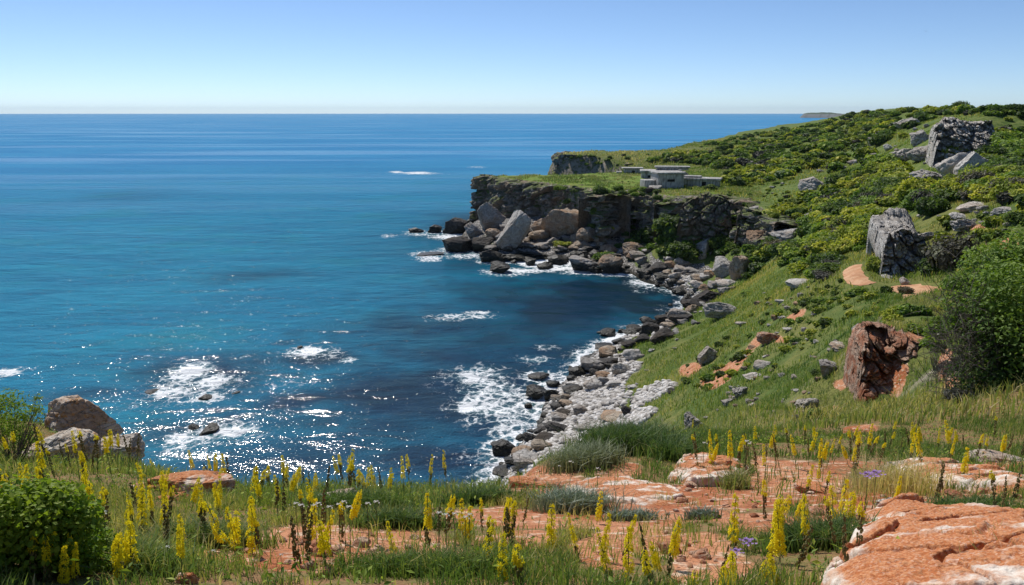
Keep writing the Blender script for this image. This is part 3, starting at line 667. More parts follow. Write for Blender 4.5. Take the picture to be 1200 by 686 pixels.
def slab(outline, h, label, seed, n=300, rim=.08, rough=.02, name='rock_slab', edge=.05, tilt_=0.0):
    """a thick slab of bedrock that follows its outline on the ground, with steep broken sides"""
    O = np.array([hit(px, py, 1.5, rmax=20)[0] if py < 700 else atr(px, py, 2.2) for px, py in outline])[:, :2]
    lo, hi = O.min(0)-.1, O.max(0)+.1; X, Y = np.meshgrid(np.linspace(lo[0], hi[0], n), np.linspace(lo[1], hi[1], n)); S = max(hi-lo)
    Xw = X+.05*S*fbm(X/S*5, Y/S*5, s=seed, o=4); Yw = Y+.05*S*fbm(X/S*5, Y/S*5, s=seed+1, o=4)
    d = sdist(Xw, Yw, O); g = tz(X, Y)
    up = h*(sstep(0, edge, d)*.75+.25*sstep(edge*1.5, edge*3, d+.03*fbm(X/S*8, Y/S*8, s=seed+2, o=3)))
    lay = np.abs(vnoise(X/S*3+7, Y/S*4, s=seed+3)); up = up-h*.55*sstep(.05, .0, lay)*sstep(0, .03, d)
    f1, f2, c = worley(X/S*7, Y/S*7, X*0+seed, seed); up = up+h*.35*(c-.5)*sstep(0, edge, d)-h*.2*sstep(.06, 0, f2-f1)
    up = up+rough*fbm(X/S*9, Y/S*9, s=seed+4, o=5)*sstep(-.02, .05, d)+rough*.35*fbm(X/.03, Y/.03, s=seed+6, o=3)*sstep(0, .02, d)
    Z = np.where(d > 0, g+up, g+up-np.minimum(-d*3, .25)-.02)
    me = np_mesh(name, np.stack([X, Y, Z], -1).reshape(-1, 3), grid_faces(n, n), 4); attr(me, 'rim', np.clip(sstep(rim*2.2, 0, d)+.5*fbm(X/S*6, Y/S*6, s=seed+9, o=4), 0, 1)*sstep(.25*h, .7*h, up)); 
    lowest = Z.min()-.1
    o = link(name, me, M_SLAB); return tag(o, label, 'rock', kind='thing')
slab([(945,690),(982,656),(1010,620),(1040,606),(1078,603),(1130,612),(1148,604),(1200,618),(1260,640),(1280,720),(930,720)], .13, 'big red slab with a cream crusted rim and a dark crack nearest to the camera', 318, 420, rim=.07, rough=.03)
slab([(655,572),(690,560),(735,560),(790,572),(800,585),(745,592),(680,590)], .05, 'broad orange and cream slab set level in the red earth', 310, 260)
slab([(1045,556),(1070,545),(1125,553),(1168,559),(1215,568),(1215,582),(1130,578),(1075,572)], .12, 'long low orange rock with pale lichen behind the big slab', 312, 260)
slab([(782,560),(795,544),(830,540),(868,547),(880,560),(850,572),(805,570)], .12, 'smooth orange and cream slab rising from the grass', 308, 260)
# loose stones on the red earth
smallm = [rock_mesh('loose_stone', 400+i, 3, 9, .12, mat=M_REDCRUST, blocky=0) for i in range(5)]
rs_ = random.Random(12)
n_ls = 0
spots = [(390,645,70,12,46),(730,580,60,14,30),(860,605,70,18,36),(1000,600,30,18,14),(1110,575,60,8,14),(820,655,26,18,12),(640,566,26,6,10)]
for cx, cy, sx, sy, n in spots:
    for _ in range(n):
        px, py = rs_.gauss(cx, sx), min(rs_.gauss(cy, sy), 684); p, r = hit(px, py, 2.0)
        if r > 12: continue
        o = link('loose_stone', rs_.choice(smallm)); s = rs_.uniform(.012, .035)*(1+.8*(rs_.random() < .15)); o.location = (p[0], p[1], p[2]+s*.25)
        o.scale = (s*rs_.uniform(.8, 1.4), s, s*rs_.uniform(.5, .8)); o.rotation_euler = (rs_.uniform(-.3, .3), rs_.uniform(-.3, .3), rs_.uniform(0, 6.28))
        tag(o, 'loose reddish stone lying on the bare red earth', 'stone', 'loose stones on the red earth')
# pebbles
def pebbles():
    r = np.random.default_rng(3); Vs, Fs = [], []; v0, f0 = ICO[2]; base = 0
    cand = 60000; px = r.uniform(590, 860, cand); py = r.uniform(340, 560, cand)
    th_ = r.uniform(math.atan2(-20, 924), math.atan2(280, 924), cand); rr = np.exp(r.uniform(math.log(55), math.log(140), cand))
    x, y = rr*np.sin(th_), rr*np.cos(th_)
    i = np.interp(np.log(rr), lr, np.arange(NR)).astype(int); j = np.interp(th_, th, np.arange(NC)).astype(int)
    ok = (peb[i, j] > .5)*(tz(x, y) > .15); x, y = x[ok], y[ok]; z = tz(x, y)
    n = len(x); s = np.exp(r.uniform(math.log(.06), math.log(.30), n))
    sc = np.stack([s*r.uniform(.8, 1.5, n), s, s*r.uniform(.5, .8, n)], -1)
    lump = [v0*(1+.25*fbm(v0[:, 0]*1.5+k*9, v0[:, 1]*1.5, v0[:, 2]*1.5, k, 2)[:, None]) for k in range(6)]; lump = np.array(lump)
    L = lump[r.integers(0, 6, n)]*sc[:, None]; a = r.uniform(0, 6.28, n)[:, None]
    X = L[..., 0]*np.cos(a)-L[..., 1]*np.sin(a); Y = L[..., 0]*np.sin(a)+L[..., 1]*np.cos(a)
    V = np.stack([X+x[:, None], Y+y[:, None], L[..., 2]+(z+s*.15)[:, None]], -1)
    Fc = (f0[None]+np.arange(n)[:, None, None]*len(v0)).reshape(-1, 3)
    me = np_mesh('pebbles', V.reshape(-1, 3), Fc, 3); attr(me, 'tone', np.repeat(r.random(n), len(v0)))
    t = NT('pebble'); P = t.pos(); sp = t.n('ShaderNodeSeparateXYZ'); t.L(P, sp.inputs[0])
    c = t.ramp(t.at('tone'), [(0, (.12, .11, .095)), (.25, (.38, .35, .31)), (.7, (.58, .55, .51)), (1, (.76, .73, .69))])
    n1 = t.noise(P, 2, 4); c = t.mix(t.math('MULTIPLY', t.ss(n1, .45, .6), .3), c, (.25, .22, .18))
    c = t.mix(t.ss(t.math('ADD', sp.outputs[2], t.math('MULTIPLY', n1, 1.4)), 1.5, .8), c, (.03, .027, .022))
    me.materials.append(t.done(t.bsdf(c, .85, .25, t.bump(t.noise(P, 9, 4), .05)).outputs[0]))
    tag(link('pebbles', me), 'bleached pebbles covering the little beach', 'pebbles', kind='stuff')
pebbles()
SKY_S, EXPO = .12, 0.0
# ------------------------------------------------------------------ sea
wth = np.radians(np.concatenate([seg(-88, -38, 1.0), seg(-38, 30, .1), seg(30, 88.1, 1.0)]))
wlr = np.concatenate([seg(math.log(18), math.log(45), .03), seg(math.log(45), math.log(420), .006), seg(math.log(420), math.log(3000), .02), seg(math.log(3000), math.log(25000), .08), [math.log(25000)]])
WT, WL = np.meshgrid(wth, wlr); WR = np.exp(WL); WX = WR*np.sin(WT); WY = WR*np.cos(WT)
wds = sdist(WX, WY, SH)
ff = fbm(WX/9, WY/9, s=71, o=3)
foam = .62*np.exp(-np.maximum(-wds, 0)/np.where(WR < 90, 3.4, 1.7))*(1+ff*.9)
dark = .8*np.exp(-np.maximum(-wds, 0)/16)
def wblob(px, py, rx, ry, st, tgt, ang=0, pw=1):
    c = atz(px, py, 0); a = atz(px+rx, py, 0); b = atz(px, py-ry, 0); a2 = atz(px, py+ry, 0)
    Rx = abs(a[0]-c[0]); Ry = abs(b[1]-a2[1])/2; yaw = math.atan2(c[0], c[1])
    dx, dy = WX-c[0], WY-c[1]; X = dx*math.cos(yaw)-dy*math.sin(yaw); Y = dx*math.sin(yaw)+dy*math.cos(yaw)
    k = math.radians(ang); X, Y = X*math.cos(k)+Y*math.sin(k), -X*math.sin(k)+Y*math.cos(k)
    wob = 1+.5*fbm(WX/6, WY/6, s=int(px), o=4)
    q = (X/Rx)**2+(Y/Ry)**2; return np.maximum(tgt, st*np.exp(-q*1.1*wob**2))
for a in [(222,436,34,14,.98),(248,448,32,11,.9),(198,461,24,11,.85),(243,466,34,10,.75),(215,452,60,26,.55),(268,505,34,11,.95),(215,514,26,14,.8),(240,509,66,18,.6),
          (362,412,22,9,.92),(372,414,40,11,.5),(408,422,14,5,.75),(8,437,24,7,.85),(540,371,48,5,.62),(560,366,20,3,.7),(560,440,50,18,.62),(575,470,52,34,.66),(548,478,14,12,.95),(550,440,18,8,.85),
          (600,500,40,34,.62),(590,545,50,30,.62),(620,470,40,20,.5),(640,408,22,5,.55),(632,422,26,6,.6),(572,555,30,14,.7),(335,450,46,8,.38),(330,480,60,6,.3),
          (490,203,24,2,.9),(465,202,10,1.6,.85),(560,196,16,1.6,.5),(500,298,24,4,.95),(528,278,28,5,.8),(505,303,18,4,.8),(545,300,30,4,.7),(610,317,40,4,.9),(600,322,26,3,.7),
          (690,319,34,3,.98),(655,315,26,3,.9),(720,322,20,3,.8),(760,332,34,6,.85),(745,322,34,4,.7),(785,340,26,6,.6),(748,342,12,3,.5),(480,210,60,2,.25),(455,277,14,2.5,.6),(490,275,30,4,.5),(540,288,26,4,.5),
          (700,412,26,5,.5),(745,384,26,4,.4),(790,362,24,5,.4),(905,157,14,1,.8),(955,153,20,1,.8)]:
    foam = wblob(*a[:5], foam)
for x, y, w_, st in FOAM:
    d2 = (WX-x)**2+(WY-y)**2; R = w_*1.25+.8
    foam = np.maximum(foam, .8*st*np.exp(-d2/(R*R)))
for a in [(235,440,90,30,.9),(235,505,80,22,.9),(380,420,70,16,.8),(100,462,60,14,.6),(470,380,80,30,.55),(640,360,150,46,1.0),(700,345,110,24,1.0),(560,450,90,40,.7),(450,500,120,30,.8),(500,540,120,30,.9),(300,322,70,10,.45),(150,230,60,8,.2),(760,360,60,16,1.0),(560,470,230,70,.95),(600,400,170,60,.95),(690,350,130,26,1.0),(350,530,220,40,.8),(450,460,120,40,.75),(600,340,90,14,.8),(350,470,90,14,.7)]:
    dark = wblob(*a[:5], dark)
dark = np.clip(dark*1.25*(1+.5*fbm(WX/14, WY/14, s=91, o=4)), 0, 1)
# low swell as real relief near the coast
amp = .16*sstep(420, 200, WR)*sstep(40, 60, WR)
WZ = amp*(fbm((WX*.5+WY)/9, (WX-WY*.4)/26, s=55, o=3)+.4*fbm(WX/2.5, WY/2.5, s=56, o=2))
wm = np_mesh('sea', np.stack([WX, WY, WZ], -1).reshape(-1, 3), grid_faces(*WX.shape)[:, ::-1], 4)
attr(wm, 'foam', foam); attr(wm, 'dark', dark)
t = NT('sea_mat'); P = t.pos()
dist = t.n('ShaderNodeVectorMath', _operation='LENGTH'); t.L(P, dist.inputs[0]); D = dist.outputs['Value']
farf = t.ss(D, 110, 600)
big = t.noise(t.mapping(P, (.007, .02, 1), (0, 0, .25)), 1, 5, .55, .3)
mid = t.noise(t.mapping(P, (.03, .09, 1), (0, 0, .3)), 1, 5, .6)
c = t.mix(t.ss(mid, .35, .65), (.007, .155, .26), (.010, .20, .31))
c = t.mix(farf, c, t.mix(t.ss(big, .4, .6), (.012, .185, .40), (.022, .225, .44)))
teal = t.ss(t.noise(P, .035, 4, .6), .5, .68)
c = t.mix(t.math('MULTIPLY', teal, t.math('SUBTRACT', .45, t.math('MULTIPLY', farf, .45))), c, (.007, .19, .22))
c = t.mix(t.math('MULTIPLY', t.at('dark'), .97), c, t.mix(t.ss(t.noise(P, .12, 5, .65), .4, .62), (.003, .018, .036), (.007, .020, .026)))
# foam
fw = t.noise(P, .9, 3, .5, col=True); P2 = t.n('ShaderNodeVectorMath', _operation='ADD'); t.L(P, P2.inputs[0]); t.L(fw, P2.inputs[1])
Pm = t.mapping(P2.outputs[0], (1, .8, 1), (0, 0, .4))
lace = t.vor(Pm, .85, 'DISTANCE_TO_EDGE'); lace2 = t.vor(Pm, 2.6, 'DISTANCE_TO_EDGE')
fn = t.noise(P, .55, 6, .65, .6)
web = t.math('ADD', t.math('MULTIPLY', t.ss(lace, .26, .02), .34), t.math('MULTIPLY', t.ss(lace2, .2, .02), .2))
q = t.math('ADD', t.math('MULTIPLY', t.at('foam'), 1.25), t.math('MULTIPLY', t.math('SUBTRACT', fn, .5), 1.5))
q = t.math('ADD', q, web); F_ = t.math('POWER', t.ss(q, .68, 1.25), 1.4)
F_ = t.math('MULTIPLY', F_, t.ss(t.at('foam'), .08, .25))
milky = t.math('MULTIPLY', t.ss(q, .35, 1.0), t.math('MULTIPLY', t.ss(t.at('foam'), .2, .6), .35))
c = t.mix(milky, c, (.10, .26, .26)); c = t.mix(F_, c, (.82, .84, .85))
# waves
w1 = t.noise(t.mapping(P, (.10, .24, 1), (0, 0, .45)), 1, 2, .5, .4)
w2 = t.noise(t.mapping(P, (.55, 1.1, 1), (0, 0, .35)), 1, 2.5, .5, .5)
w3 = t.noise(t.mapping(P, (3.2, 4.6, 1), (0, 0, .2)), 1, 2, .5, .3)
slick = t.ss(t.noise(t.mapping(P, (.0022, .016, 1), (0, 0, .12)), 1, 4, .6, .5), .48, .62)
slick = t.math('MULTIPLY', slick, t.ss(D, 120, 600))
hs = t.math('ADD', t.math('MULTIPLY', w1, .42), t.math('ADD', t.math('MULTIPLY', w2, .085), t.math('MULTIPLY', w3, .050)))
st = t.math('SUBTRACT', 1.0, t.math('MULTIPLY', slick, .6))
nrm = t.bump(hs, 1.0, st)
df = t.n('ShaderNodeBsdfDiffuse'); t.L(c, df.inputs['Color']); t.L(t.bump(hs, 5.0, 1), df.inputs['Normal'])
gl = t.n('ShaderNodeBsdfGlossy'); gl.inputs['Color'].default_value = (1, 1, 1, 1); gl.inputs['Roughness'].default_value = .11; t.L(nrm, gl.inputs['Normal'])
fr_ = t.n('ShaderNodeFresnel'); fr_.inputs['IOR'].default_value = 1.333; t.L(nrm, fr_.inputs['Normal'])
# a rough sea never reaches mirror reflectance at grazing view
fa = t.math('MULTIPLY', t.math('MINIMUM', fr_.outputs[0], t.math('ADD', .12, t.math('MULTIPLY', slick, .16))), t.math('SUBTRACT', 1, F_))
mx = t.n('ShaderNodeMixShader'); t.L(fa, mx.inputs[0]); t.L(df.outputs[0], mx.inputs[1]); t.L(gl.outputs[0], mx.inputs[2])
M_SEA = t.done(mx.outputs[0])
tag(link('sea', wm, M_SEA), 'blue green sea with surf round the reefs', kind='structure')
# ------------------------------------------------------------------ vegetation
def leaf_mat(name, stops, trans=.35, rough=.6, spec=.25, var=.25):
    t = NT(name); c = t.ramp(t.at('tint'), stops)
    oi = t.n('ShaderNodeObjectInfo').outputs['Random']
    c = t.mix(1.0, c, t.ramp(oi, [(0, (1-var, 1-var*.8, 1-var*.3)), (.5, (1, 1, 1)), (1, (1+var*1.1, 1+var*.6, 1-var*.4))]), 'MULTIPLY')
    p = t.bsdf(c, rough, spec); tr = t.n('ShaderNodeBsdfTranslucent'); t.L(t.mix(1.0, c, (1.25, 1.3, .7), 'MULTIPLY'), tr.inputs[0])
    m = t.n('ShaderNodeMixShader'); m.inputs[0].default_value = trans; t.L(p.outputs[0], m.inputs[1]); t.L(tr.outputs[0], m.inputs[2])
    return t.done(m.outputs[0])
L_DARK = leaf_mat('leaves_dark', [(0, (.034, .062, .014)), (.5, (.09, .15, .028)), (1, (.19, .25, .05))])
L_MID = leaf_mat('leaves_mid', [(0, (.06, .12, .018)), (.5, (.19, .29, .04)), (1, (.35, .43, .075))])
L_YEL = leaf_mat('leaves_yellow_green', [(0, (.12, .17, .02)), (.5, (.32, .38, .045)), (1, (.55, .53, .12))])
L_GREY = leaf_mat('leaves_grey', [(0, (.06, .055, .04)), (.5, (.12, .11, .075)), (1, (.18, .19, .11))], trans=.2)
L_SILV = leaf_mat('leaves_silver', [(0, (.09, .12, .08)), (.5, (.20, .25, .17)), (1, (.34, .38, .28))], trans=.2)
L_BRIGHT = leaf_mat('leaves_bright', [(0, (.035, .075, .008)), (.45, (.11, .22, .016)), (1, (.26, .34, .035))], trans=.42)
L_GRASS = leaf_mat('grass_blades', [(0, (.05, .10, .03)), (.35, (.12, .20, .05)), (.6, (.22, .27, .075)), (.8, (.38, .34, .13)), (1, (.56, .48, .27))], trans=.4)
M_WOOD = NT('twig_wood'); M_WOOD = M_WOOD.done(M_WOOD.bsdf(M_WOOD.mix(M_WOOD.noise(M_WOOD.pos(), 4, 4), (.07, .055, .045), (.20, .175, .15)), .9, .2).outputs[0])
def plain(name, col, rough=.7, col2=None, sc=30):
    t = NT(name); c = t.mix(t.noise(t.pos(), sc, 3), col, col2 or tuple(v*.65 for v in col)); return t.done(t.bsdf(c, rough, .25).outputs[0])
M_STEM = plain('stem_green', (.13, .17, .06)); M_PODS = plain('seed_pods', (.15, .105, .045), .8, (.18, .17, .05), 120)
def petal_mat(name, c1, c2):
    t = NT(name); c = t.mix(t.noise(t.pos(), 60, 2), c1, c2); p = t.bsdf(c, .6, .2); tr = t.n('ShaderNodeBsdfTranslucent'); t.L(c, tr.inputs[0])
    m = t.n('ShaderNodeMixShader'); m.inputs[0].default_value = .4; t.L(p.outputs[0], m.inputs[1]); t.L(tr.outputs[0], m.inputs[2]); return t.done(m.outputs[0])
M_YEL = petal_mat('petals_yellow', (.97, .87, .03), (.88, .73, .02)); M_WHT = petal_mat('petals_white', (.8, .8, .76), (.7, .7, .62)); M_PUR = petal_mat('petals_purple', (.36, .22, .55), (.5, .36, .65))
def norm(a): return a/np.maximum(np.linalg.norm(a, axis=-1, keepdims=True), 1e-9)
def leaves(C, N, size, r, asp=.55, fold=.15):
    """diamond leaves at C facing N; returns verts, quads"""
    n = len(C); T = norm(np.cross(N, r.normal(size=(n, 3)))); B = np.cross(N, T); s = np.broadcast_to(size, n)[:, None]
    V = np.stack([C-T*s, C+B*s*asp+N*s*fold, C+T*s, C-B*s*asp+N*s*fold], 1).reshape(-1, 3)
    F_ = np.arange(n*4).reshape(n, 4); return V, F_
def bush_pts(lobes, n, r, shell=.35):
    """points in the outer layer of a set of ellipsoid lobes (x,y,z,rx,ry,rz)"""
    L = np.array(lobes); w = (L[:, 3]*L[:, 5]); w = w/w.sum(); k = r.choice(len(L), n, p=w)
    d = norm(r.normal(size=(n, 3))); d[:, 2] = np.where(d[:, 2] < -.35, -d[:, 2], d[:, 2]); rad = 1-shell*r.random(n)**1.6
    bump = 1+.42*fbm(d[:, 0]*2.2+k*3.1, d[:, 1]*2.2, d[:, 2]*2.2, 3, 4)
    P = L[k, :3]+d*L[k, 3:]*(rad*bump)[:, None]; return P, d, k
def core(lobes, sub=2, f=.72):
    V, Fs, b = [], [], 0; v0, f0 = ICO[sub]
    for L in lobes:
        v = v0*(1+.25*fbm(v0[:, 0]*2+L[0]*3, v0[:, 1]*2, v0[:, 2]*2, 4, 2)[:, None])*np.array(L[3:])*f+np.array(L[:3])
        V.append(v); Fs.append(np.c_[f0, f0[:, 2]]+b); b += len(v)
    return np.concatenate(V), np.concatenate(Fs)
def tri_mesh(name, V, Fq, tint, mat, smooth=False):
    """faces as quads"""
    me = np_mesh(name, V, Fq, 4, smooth); attr(me, 'tint', tint); me.materials.append(mat); return me
def shrub_mesh(name, seed, nleaf, ls, mat, nl=7, with_core=True):
    r = np.random.default_rng(seed); lobes = [(0, 0, .38, .72, .72, .55)]
    for k in range(nl):
        a = r.uniform(0, 6.28); d = r.uniform(.35, .72); q = r.uniform(.28, .5); lobes.append((d*math.cos(a), d*math.sin(a), r.uniform(.15, .62), q, q, q*r.uniform(.7, 1.1)))
    P, d, k = bush_pts(lobes, nleaf, r); N = norm(d+r.normal(size=d.shape)*.7+np.array([0, 0, .3]))
    V, Fq = leaves(P, N, ls*r.uniform(.6, 1.3, nleaf), r, .6)
    tint = np.repeat(np.clip(.5+.5*fbm(P[:, 0]*2.5+seed, P[:, 1]*2.5, P[:, 2]*2.5, seed, 3)*1.4+r.normal(size=nleaf)*.16, 0, 1), 4)
    # triangles stored as quads need distinct corners: the inner mass is made of leaves too
    if with_core:
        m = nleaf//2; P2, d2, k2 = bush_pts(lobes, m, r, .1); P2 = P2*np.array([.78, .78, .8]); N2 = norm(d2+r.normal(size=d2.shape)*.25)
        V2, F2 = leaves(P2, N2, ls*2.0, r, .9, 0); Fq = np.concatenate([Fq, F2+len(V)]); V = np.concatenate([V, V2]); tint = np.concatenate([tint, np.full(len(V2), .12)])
    V[:, 2] = np.maximum(V[:, 2], -.25)
    return tri_mesh(name, V, Fq, tint, mat)
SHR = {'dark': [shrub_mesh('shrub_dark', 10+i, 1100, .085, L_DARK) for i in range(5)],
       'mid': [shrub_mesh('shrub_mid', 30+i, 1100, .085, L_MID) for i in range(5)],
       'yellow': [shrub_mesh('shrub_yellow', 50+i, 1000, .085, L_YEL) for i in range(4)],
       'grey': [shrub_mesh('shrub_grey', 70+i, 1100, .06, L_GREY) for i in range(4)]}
vr = random.Random(21)
def shrub(px, py, w, style, label, group=None, hfac=.9, name='shrub', rmin=15, cat='shrub', p=None):
    if p is None: p, r = hit(px, py, rmin)
    else: r = math.hypot(p[0], p[1])
    s = w*r/F*.5*1.03; o = link(name, vr.choice(SHR[style])); o.location = (p[0], p[1], p[2]-.1*s)
    o.rotation_euler = (0, 0, vr.uniform(0, 6.28)); o.scale = (s*vr.uniform(.9, 1.1), s*vr.uniform(.9, 1.1), s*hfac*vr.uniform(.85, 1.15)); return tag(o, label, cat, group)
# shrubs one can point at
for a in [
 (1111,312,62,'grey','large twiggy grey green shrub beside the large rock at the path',1.1),
 (1088,318,34,'dark','dark green shrub between the large rock and the twiggy grey green shrub',1.0),
 (1068,244,30,'mid','green shrub growing on the top of the large rock by the path',.8),
 (1092,252,42,'dark','dark shrub above the large rock by the path',.9),
 (1030,318,28,'yellow','yellow-green shrub against the seaward foot of the large path rock',1.1),
 (1024,286,34,'mid','green shrub behind the bend of the red path',1.0),
 (1038,262,44,'yellow','bright yellow-green shrub on the seaward side of the large path rock',.9),
 (966,312,40,'dark','dark round shrub just before the start of the red path',.9),
 (985,292,44,'dark','dark wide shrub above the one at the start of the red path',.8),
 (1026,238,34,'grey','grey brown shrub among green ones on the middle slope',.9),
 (962,355,20,'mid','small shrub on the meadow below the start of the path',.8),
 (1062,345,22,'grey','small grey shrub between the two visible pieces of the path',.8),
 (1110,185,36,'yellow','bright yellow shrub below the grey limestone wall',.8),
 (1042,196,44,'mid','broad green shrub between the domed boulder and the bright scrub',.8),
 (1030,170,26,'dark','very dark shrub near the small dark crag in the far scrub',.9),
 (1160,200,60,'dark','dark green shrub mass by the rough whitish boulder',.7),
 (1185,180,60,'mid','green shrub on the high slope past the limestone wall',.7),
 (1175,225,60,'mid','green shrub below the high slope above the grass',.6),
 (1120,235,50,'dark','dark shrub above the white flat rock',.6),
 (710,304,34,'mid','small shrub low on the cove rocks beside the pointed tan boulder',.6),
 (660,288,22,'yellow','grassy green shrub by the foot of the headland cliff',.5),
 (760,282,50,'dark','dark shrub in the shade above the slanted brown slab',.8),
 (790,278,56,'dark','large dark shrub filling the shaded hollow below the ruins',.9),
 (800,300,40,'dark','dark shrub just above the cove boulders',.8),
 (735,262,44,'mid','green shrub climbing the cliff gully behind the tan boulder',.8),
 (845,290,34,'dark','dark shrub beside the blocky grey rock',.9),
 (858,262,30,'mid','green shrub on a ledge of the massive dark crag',.7),
 (905,292,36,'dark','dark shrub at the head of the green slope near the crag',.9),
 (705,231,26,'dark','very dark shrub hanging over the cliff notch of the headland',1.1),
 (875,345,22,'mid','small bright shrub at the upper edge of the cove corner',.6),
 (806,219,14,'mid','small green shrub at the foot of the long concrete wing',.8),
 (833,222,18,'dark','dark shrub at the far corner of the long concrete wing',.8),
 (770,226,12,'dark','small dark shrub hanging at the cliff edge below the tall bunker',.8),
 (752,226,16,'mid','green shrub spilling over the cliff edge seaward of the ruins',.9),
 (725,226,16,'mid','shrub in the grassy gully of the headland cliff',.9),
 (940,474,16,'mid','small green shrub by the lichen grey rubble',.9),
 (955,490,26,'mid','bright green shrub at the brink of the near slope',.9),
 (960,440,20,'dark','dark low shrub above the grey weathered stone',.8),
 (1040,470,22,'dark','small dark shrub at the base of the red outcrop',.6),
 (1128,470,40,'grey','pale grey dead-looking shrub at the foot of the big bush',.8),
]: shrub(*a[:4], a[4], hfac=a[5])
# scrub by zones of the slope (outlines as seen, planted on the ground)
def inpoly(px, py, poly):
    c = False; n = len(poly)
    for i in range(n):
        ax, ay = poly[i]; bx, by = poly[(i+1) % n]
        if (ay > py) != (by > py) and px < (bx-ax)*(py-ay)/(by-ay)+ax: c = not c
    return c
ZONES = [([(760,190),(830,168),(890,156),(940,152),(985,139),(1010,133),(1090,131),(1200,131),(1200,230),(1100,245),(1050,235),(1020,290),(960,305),(900,300),(850,240),(845,200),(800,190)], 2300, (.7, 2.3), ['mid','mid','dark','yellow','yellow','grey'], 'shrub'),
 ([(760,190),(830,168),(890,156),(940,152),(985,139),(1010,133),(1090,131),(1200,131),(1200,230),(1100,245),(1050,235),(1020,290),(960,305),(900,300),(850,240),(845,200),(800,190)], 900, (.25, .7), ['mid','mid','dark','yellow','grey'], 'shrub'),
 ([(1010,290),(1060,225),(1110,235),(1200,215),(1200,275),(1120,300),(1060,250),(1040,320),(990,320)], 110, (.5, 1.1), ['mid','dark','yellow','grey'], 'shrub'),
 ([(730,258),(800,266),(870,262),(905,300),(880,335),(850,300),(770,302),(720,290)], 110, (.7, 1.5), ['dark','dark','mid'], 'shrub'),
 ([(845,240),(905,240),(985,300),(975,330),(920,320),(880,300)], 90, (.7, 1.5), ['dark','mid','yellow','grey'], 'shrub'),
 ([(930,330),(1000,330),(1100,360),(1090,395),(1000,370),(900,440),(820,460),(790,440),(860,380)], 240, (.12, .55), ['mid','dark','yellow'], 'shrub'),
 ([(1115,240),(1200,250),(1200,310),(1130,330)], 70, (.2, .6), ['mid','dark','yellow'], 'shrub'),
 ([(650,184),(760,182),(830,175),(845,192),(750,192),(690,200)], 60, (.3, .9), ['mid','dark','yellow'], 'shrub'),
 ([(620,208),(700,206),(800,215),(840,215),(700,215)], 30, (.15, .4), ['mid','dark'], 'shrub'),
 ([(1110,132),(1200,128),(1200,140),(1110,138)], 30, (.8, 1.6), ['dark','mid'], 'shrub')]
pool = []
for poly, n, (a, b), st_, _ in ZONES:
    xs = [q[0] for q in poly]; ys = [q[1] for q in poly]; k = 0
    while k < n:
        px, py = vr.uniform(min(xs), max(xs)), vr.uniform(min(ys), max(ys))
        if not inpoly(px, py, poly): continue
        k += 1; p, r = hit(px, py, 16)
        if r > 2300: continue
        if HP is not None and 150 < r < 230 and px < 850 and sdist(np.array([p[0]]), np.array([p[1]]), HP)[0] > 0 and b > .5: continue
        if b > 1.9 and float(fbm(np.array([p[0]/(20+r*.05)]), np.array([p[1]/(20+r*.05)]), s=203, o=3)[0]) > .36: continue
        if any(abs(px-q[0]) < q[2]*.5+5 and -q[3]*.5-2 < py-q[1] < q[3]*.5+9 for q in ROCKPX+[(1132,158,76,40), (1060,285,56,80), (1005,320,30,26), (1080,345,60,16)]): continue
        R = a*math.exp(vr.random()*math.log(b/a))*(1+min(r, 900)/700)
        v = float(fbm(np.array([p[0]/22]), np.array([p[1]/22]), s=77, o=3)[0])
        st = vr.choice(st_) if vr.random() < .5 else ('yellow' if v > .12 else 'dark' if v < -.1 else 'mid')
        if (st == 'yellow' and 'yellow' not in st_): st = 'mid'
        pool.append((R/r, R, p, r, st))
for _ in range(700):
    px, py = vr.uniform(840, 1200), vr.uniform(129, 190)
    if not inpoly(px, py, [(838,168),(890,156),(985,142),(1010,133),(1110,128),(1200,127),(1200,134),(1110,150),(1000,170),(900,190)]): continue
    p, r = hit(px, py, 60)
    if 230 < r < 2300: R = vr.uniform(1.1, 2.4)*(1+min(r, 1200)/1600); pool.append((R/r, R, p, r, vr.choice(['dark', 'mid', 'mid', 'yellow'])))
def cliff_shrubs():
    T = resample(np.array(HPt), 200); tg = norm(np.gradient(T[:, :2], axis=0)); N = np.stack([tg[:, 1], -tg[:, 0]], -1); N *= np.sign(N@np.array([0, -1.]))[:, None]
    for q in range(46):
        i = int(200*vr.uniform(.22, .97)); px = project(*T[i])[0]; z = vr.choice([13.2, 13.0, vr.uniform(4, 12), vr.uniform(3, 9)]); R = vr.uniform(.5, 1.3)
        o = link('shrub', vr.choice(SHR[vr.choice(['dark', 'mid', 'mid', 'yellow'])])); xy = T[i, :2]+N[i]*vr.uniform(.6, 3.0)
        o.location = (xy[0], xy[1], z-.3); o.scale = (R, R, R*vr.uniform(.7, 1.2)); o.rotation_euler = (0, 0, vr.uniform(0, 6)); tag(o, 'small shrub clinging to a ledge or the edge of the headland cliff', 'shrub', 'shrubs on the headland cliff')
cliff_shrubs()
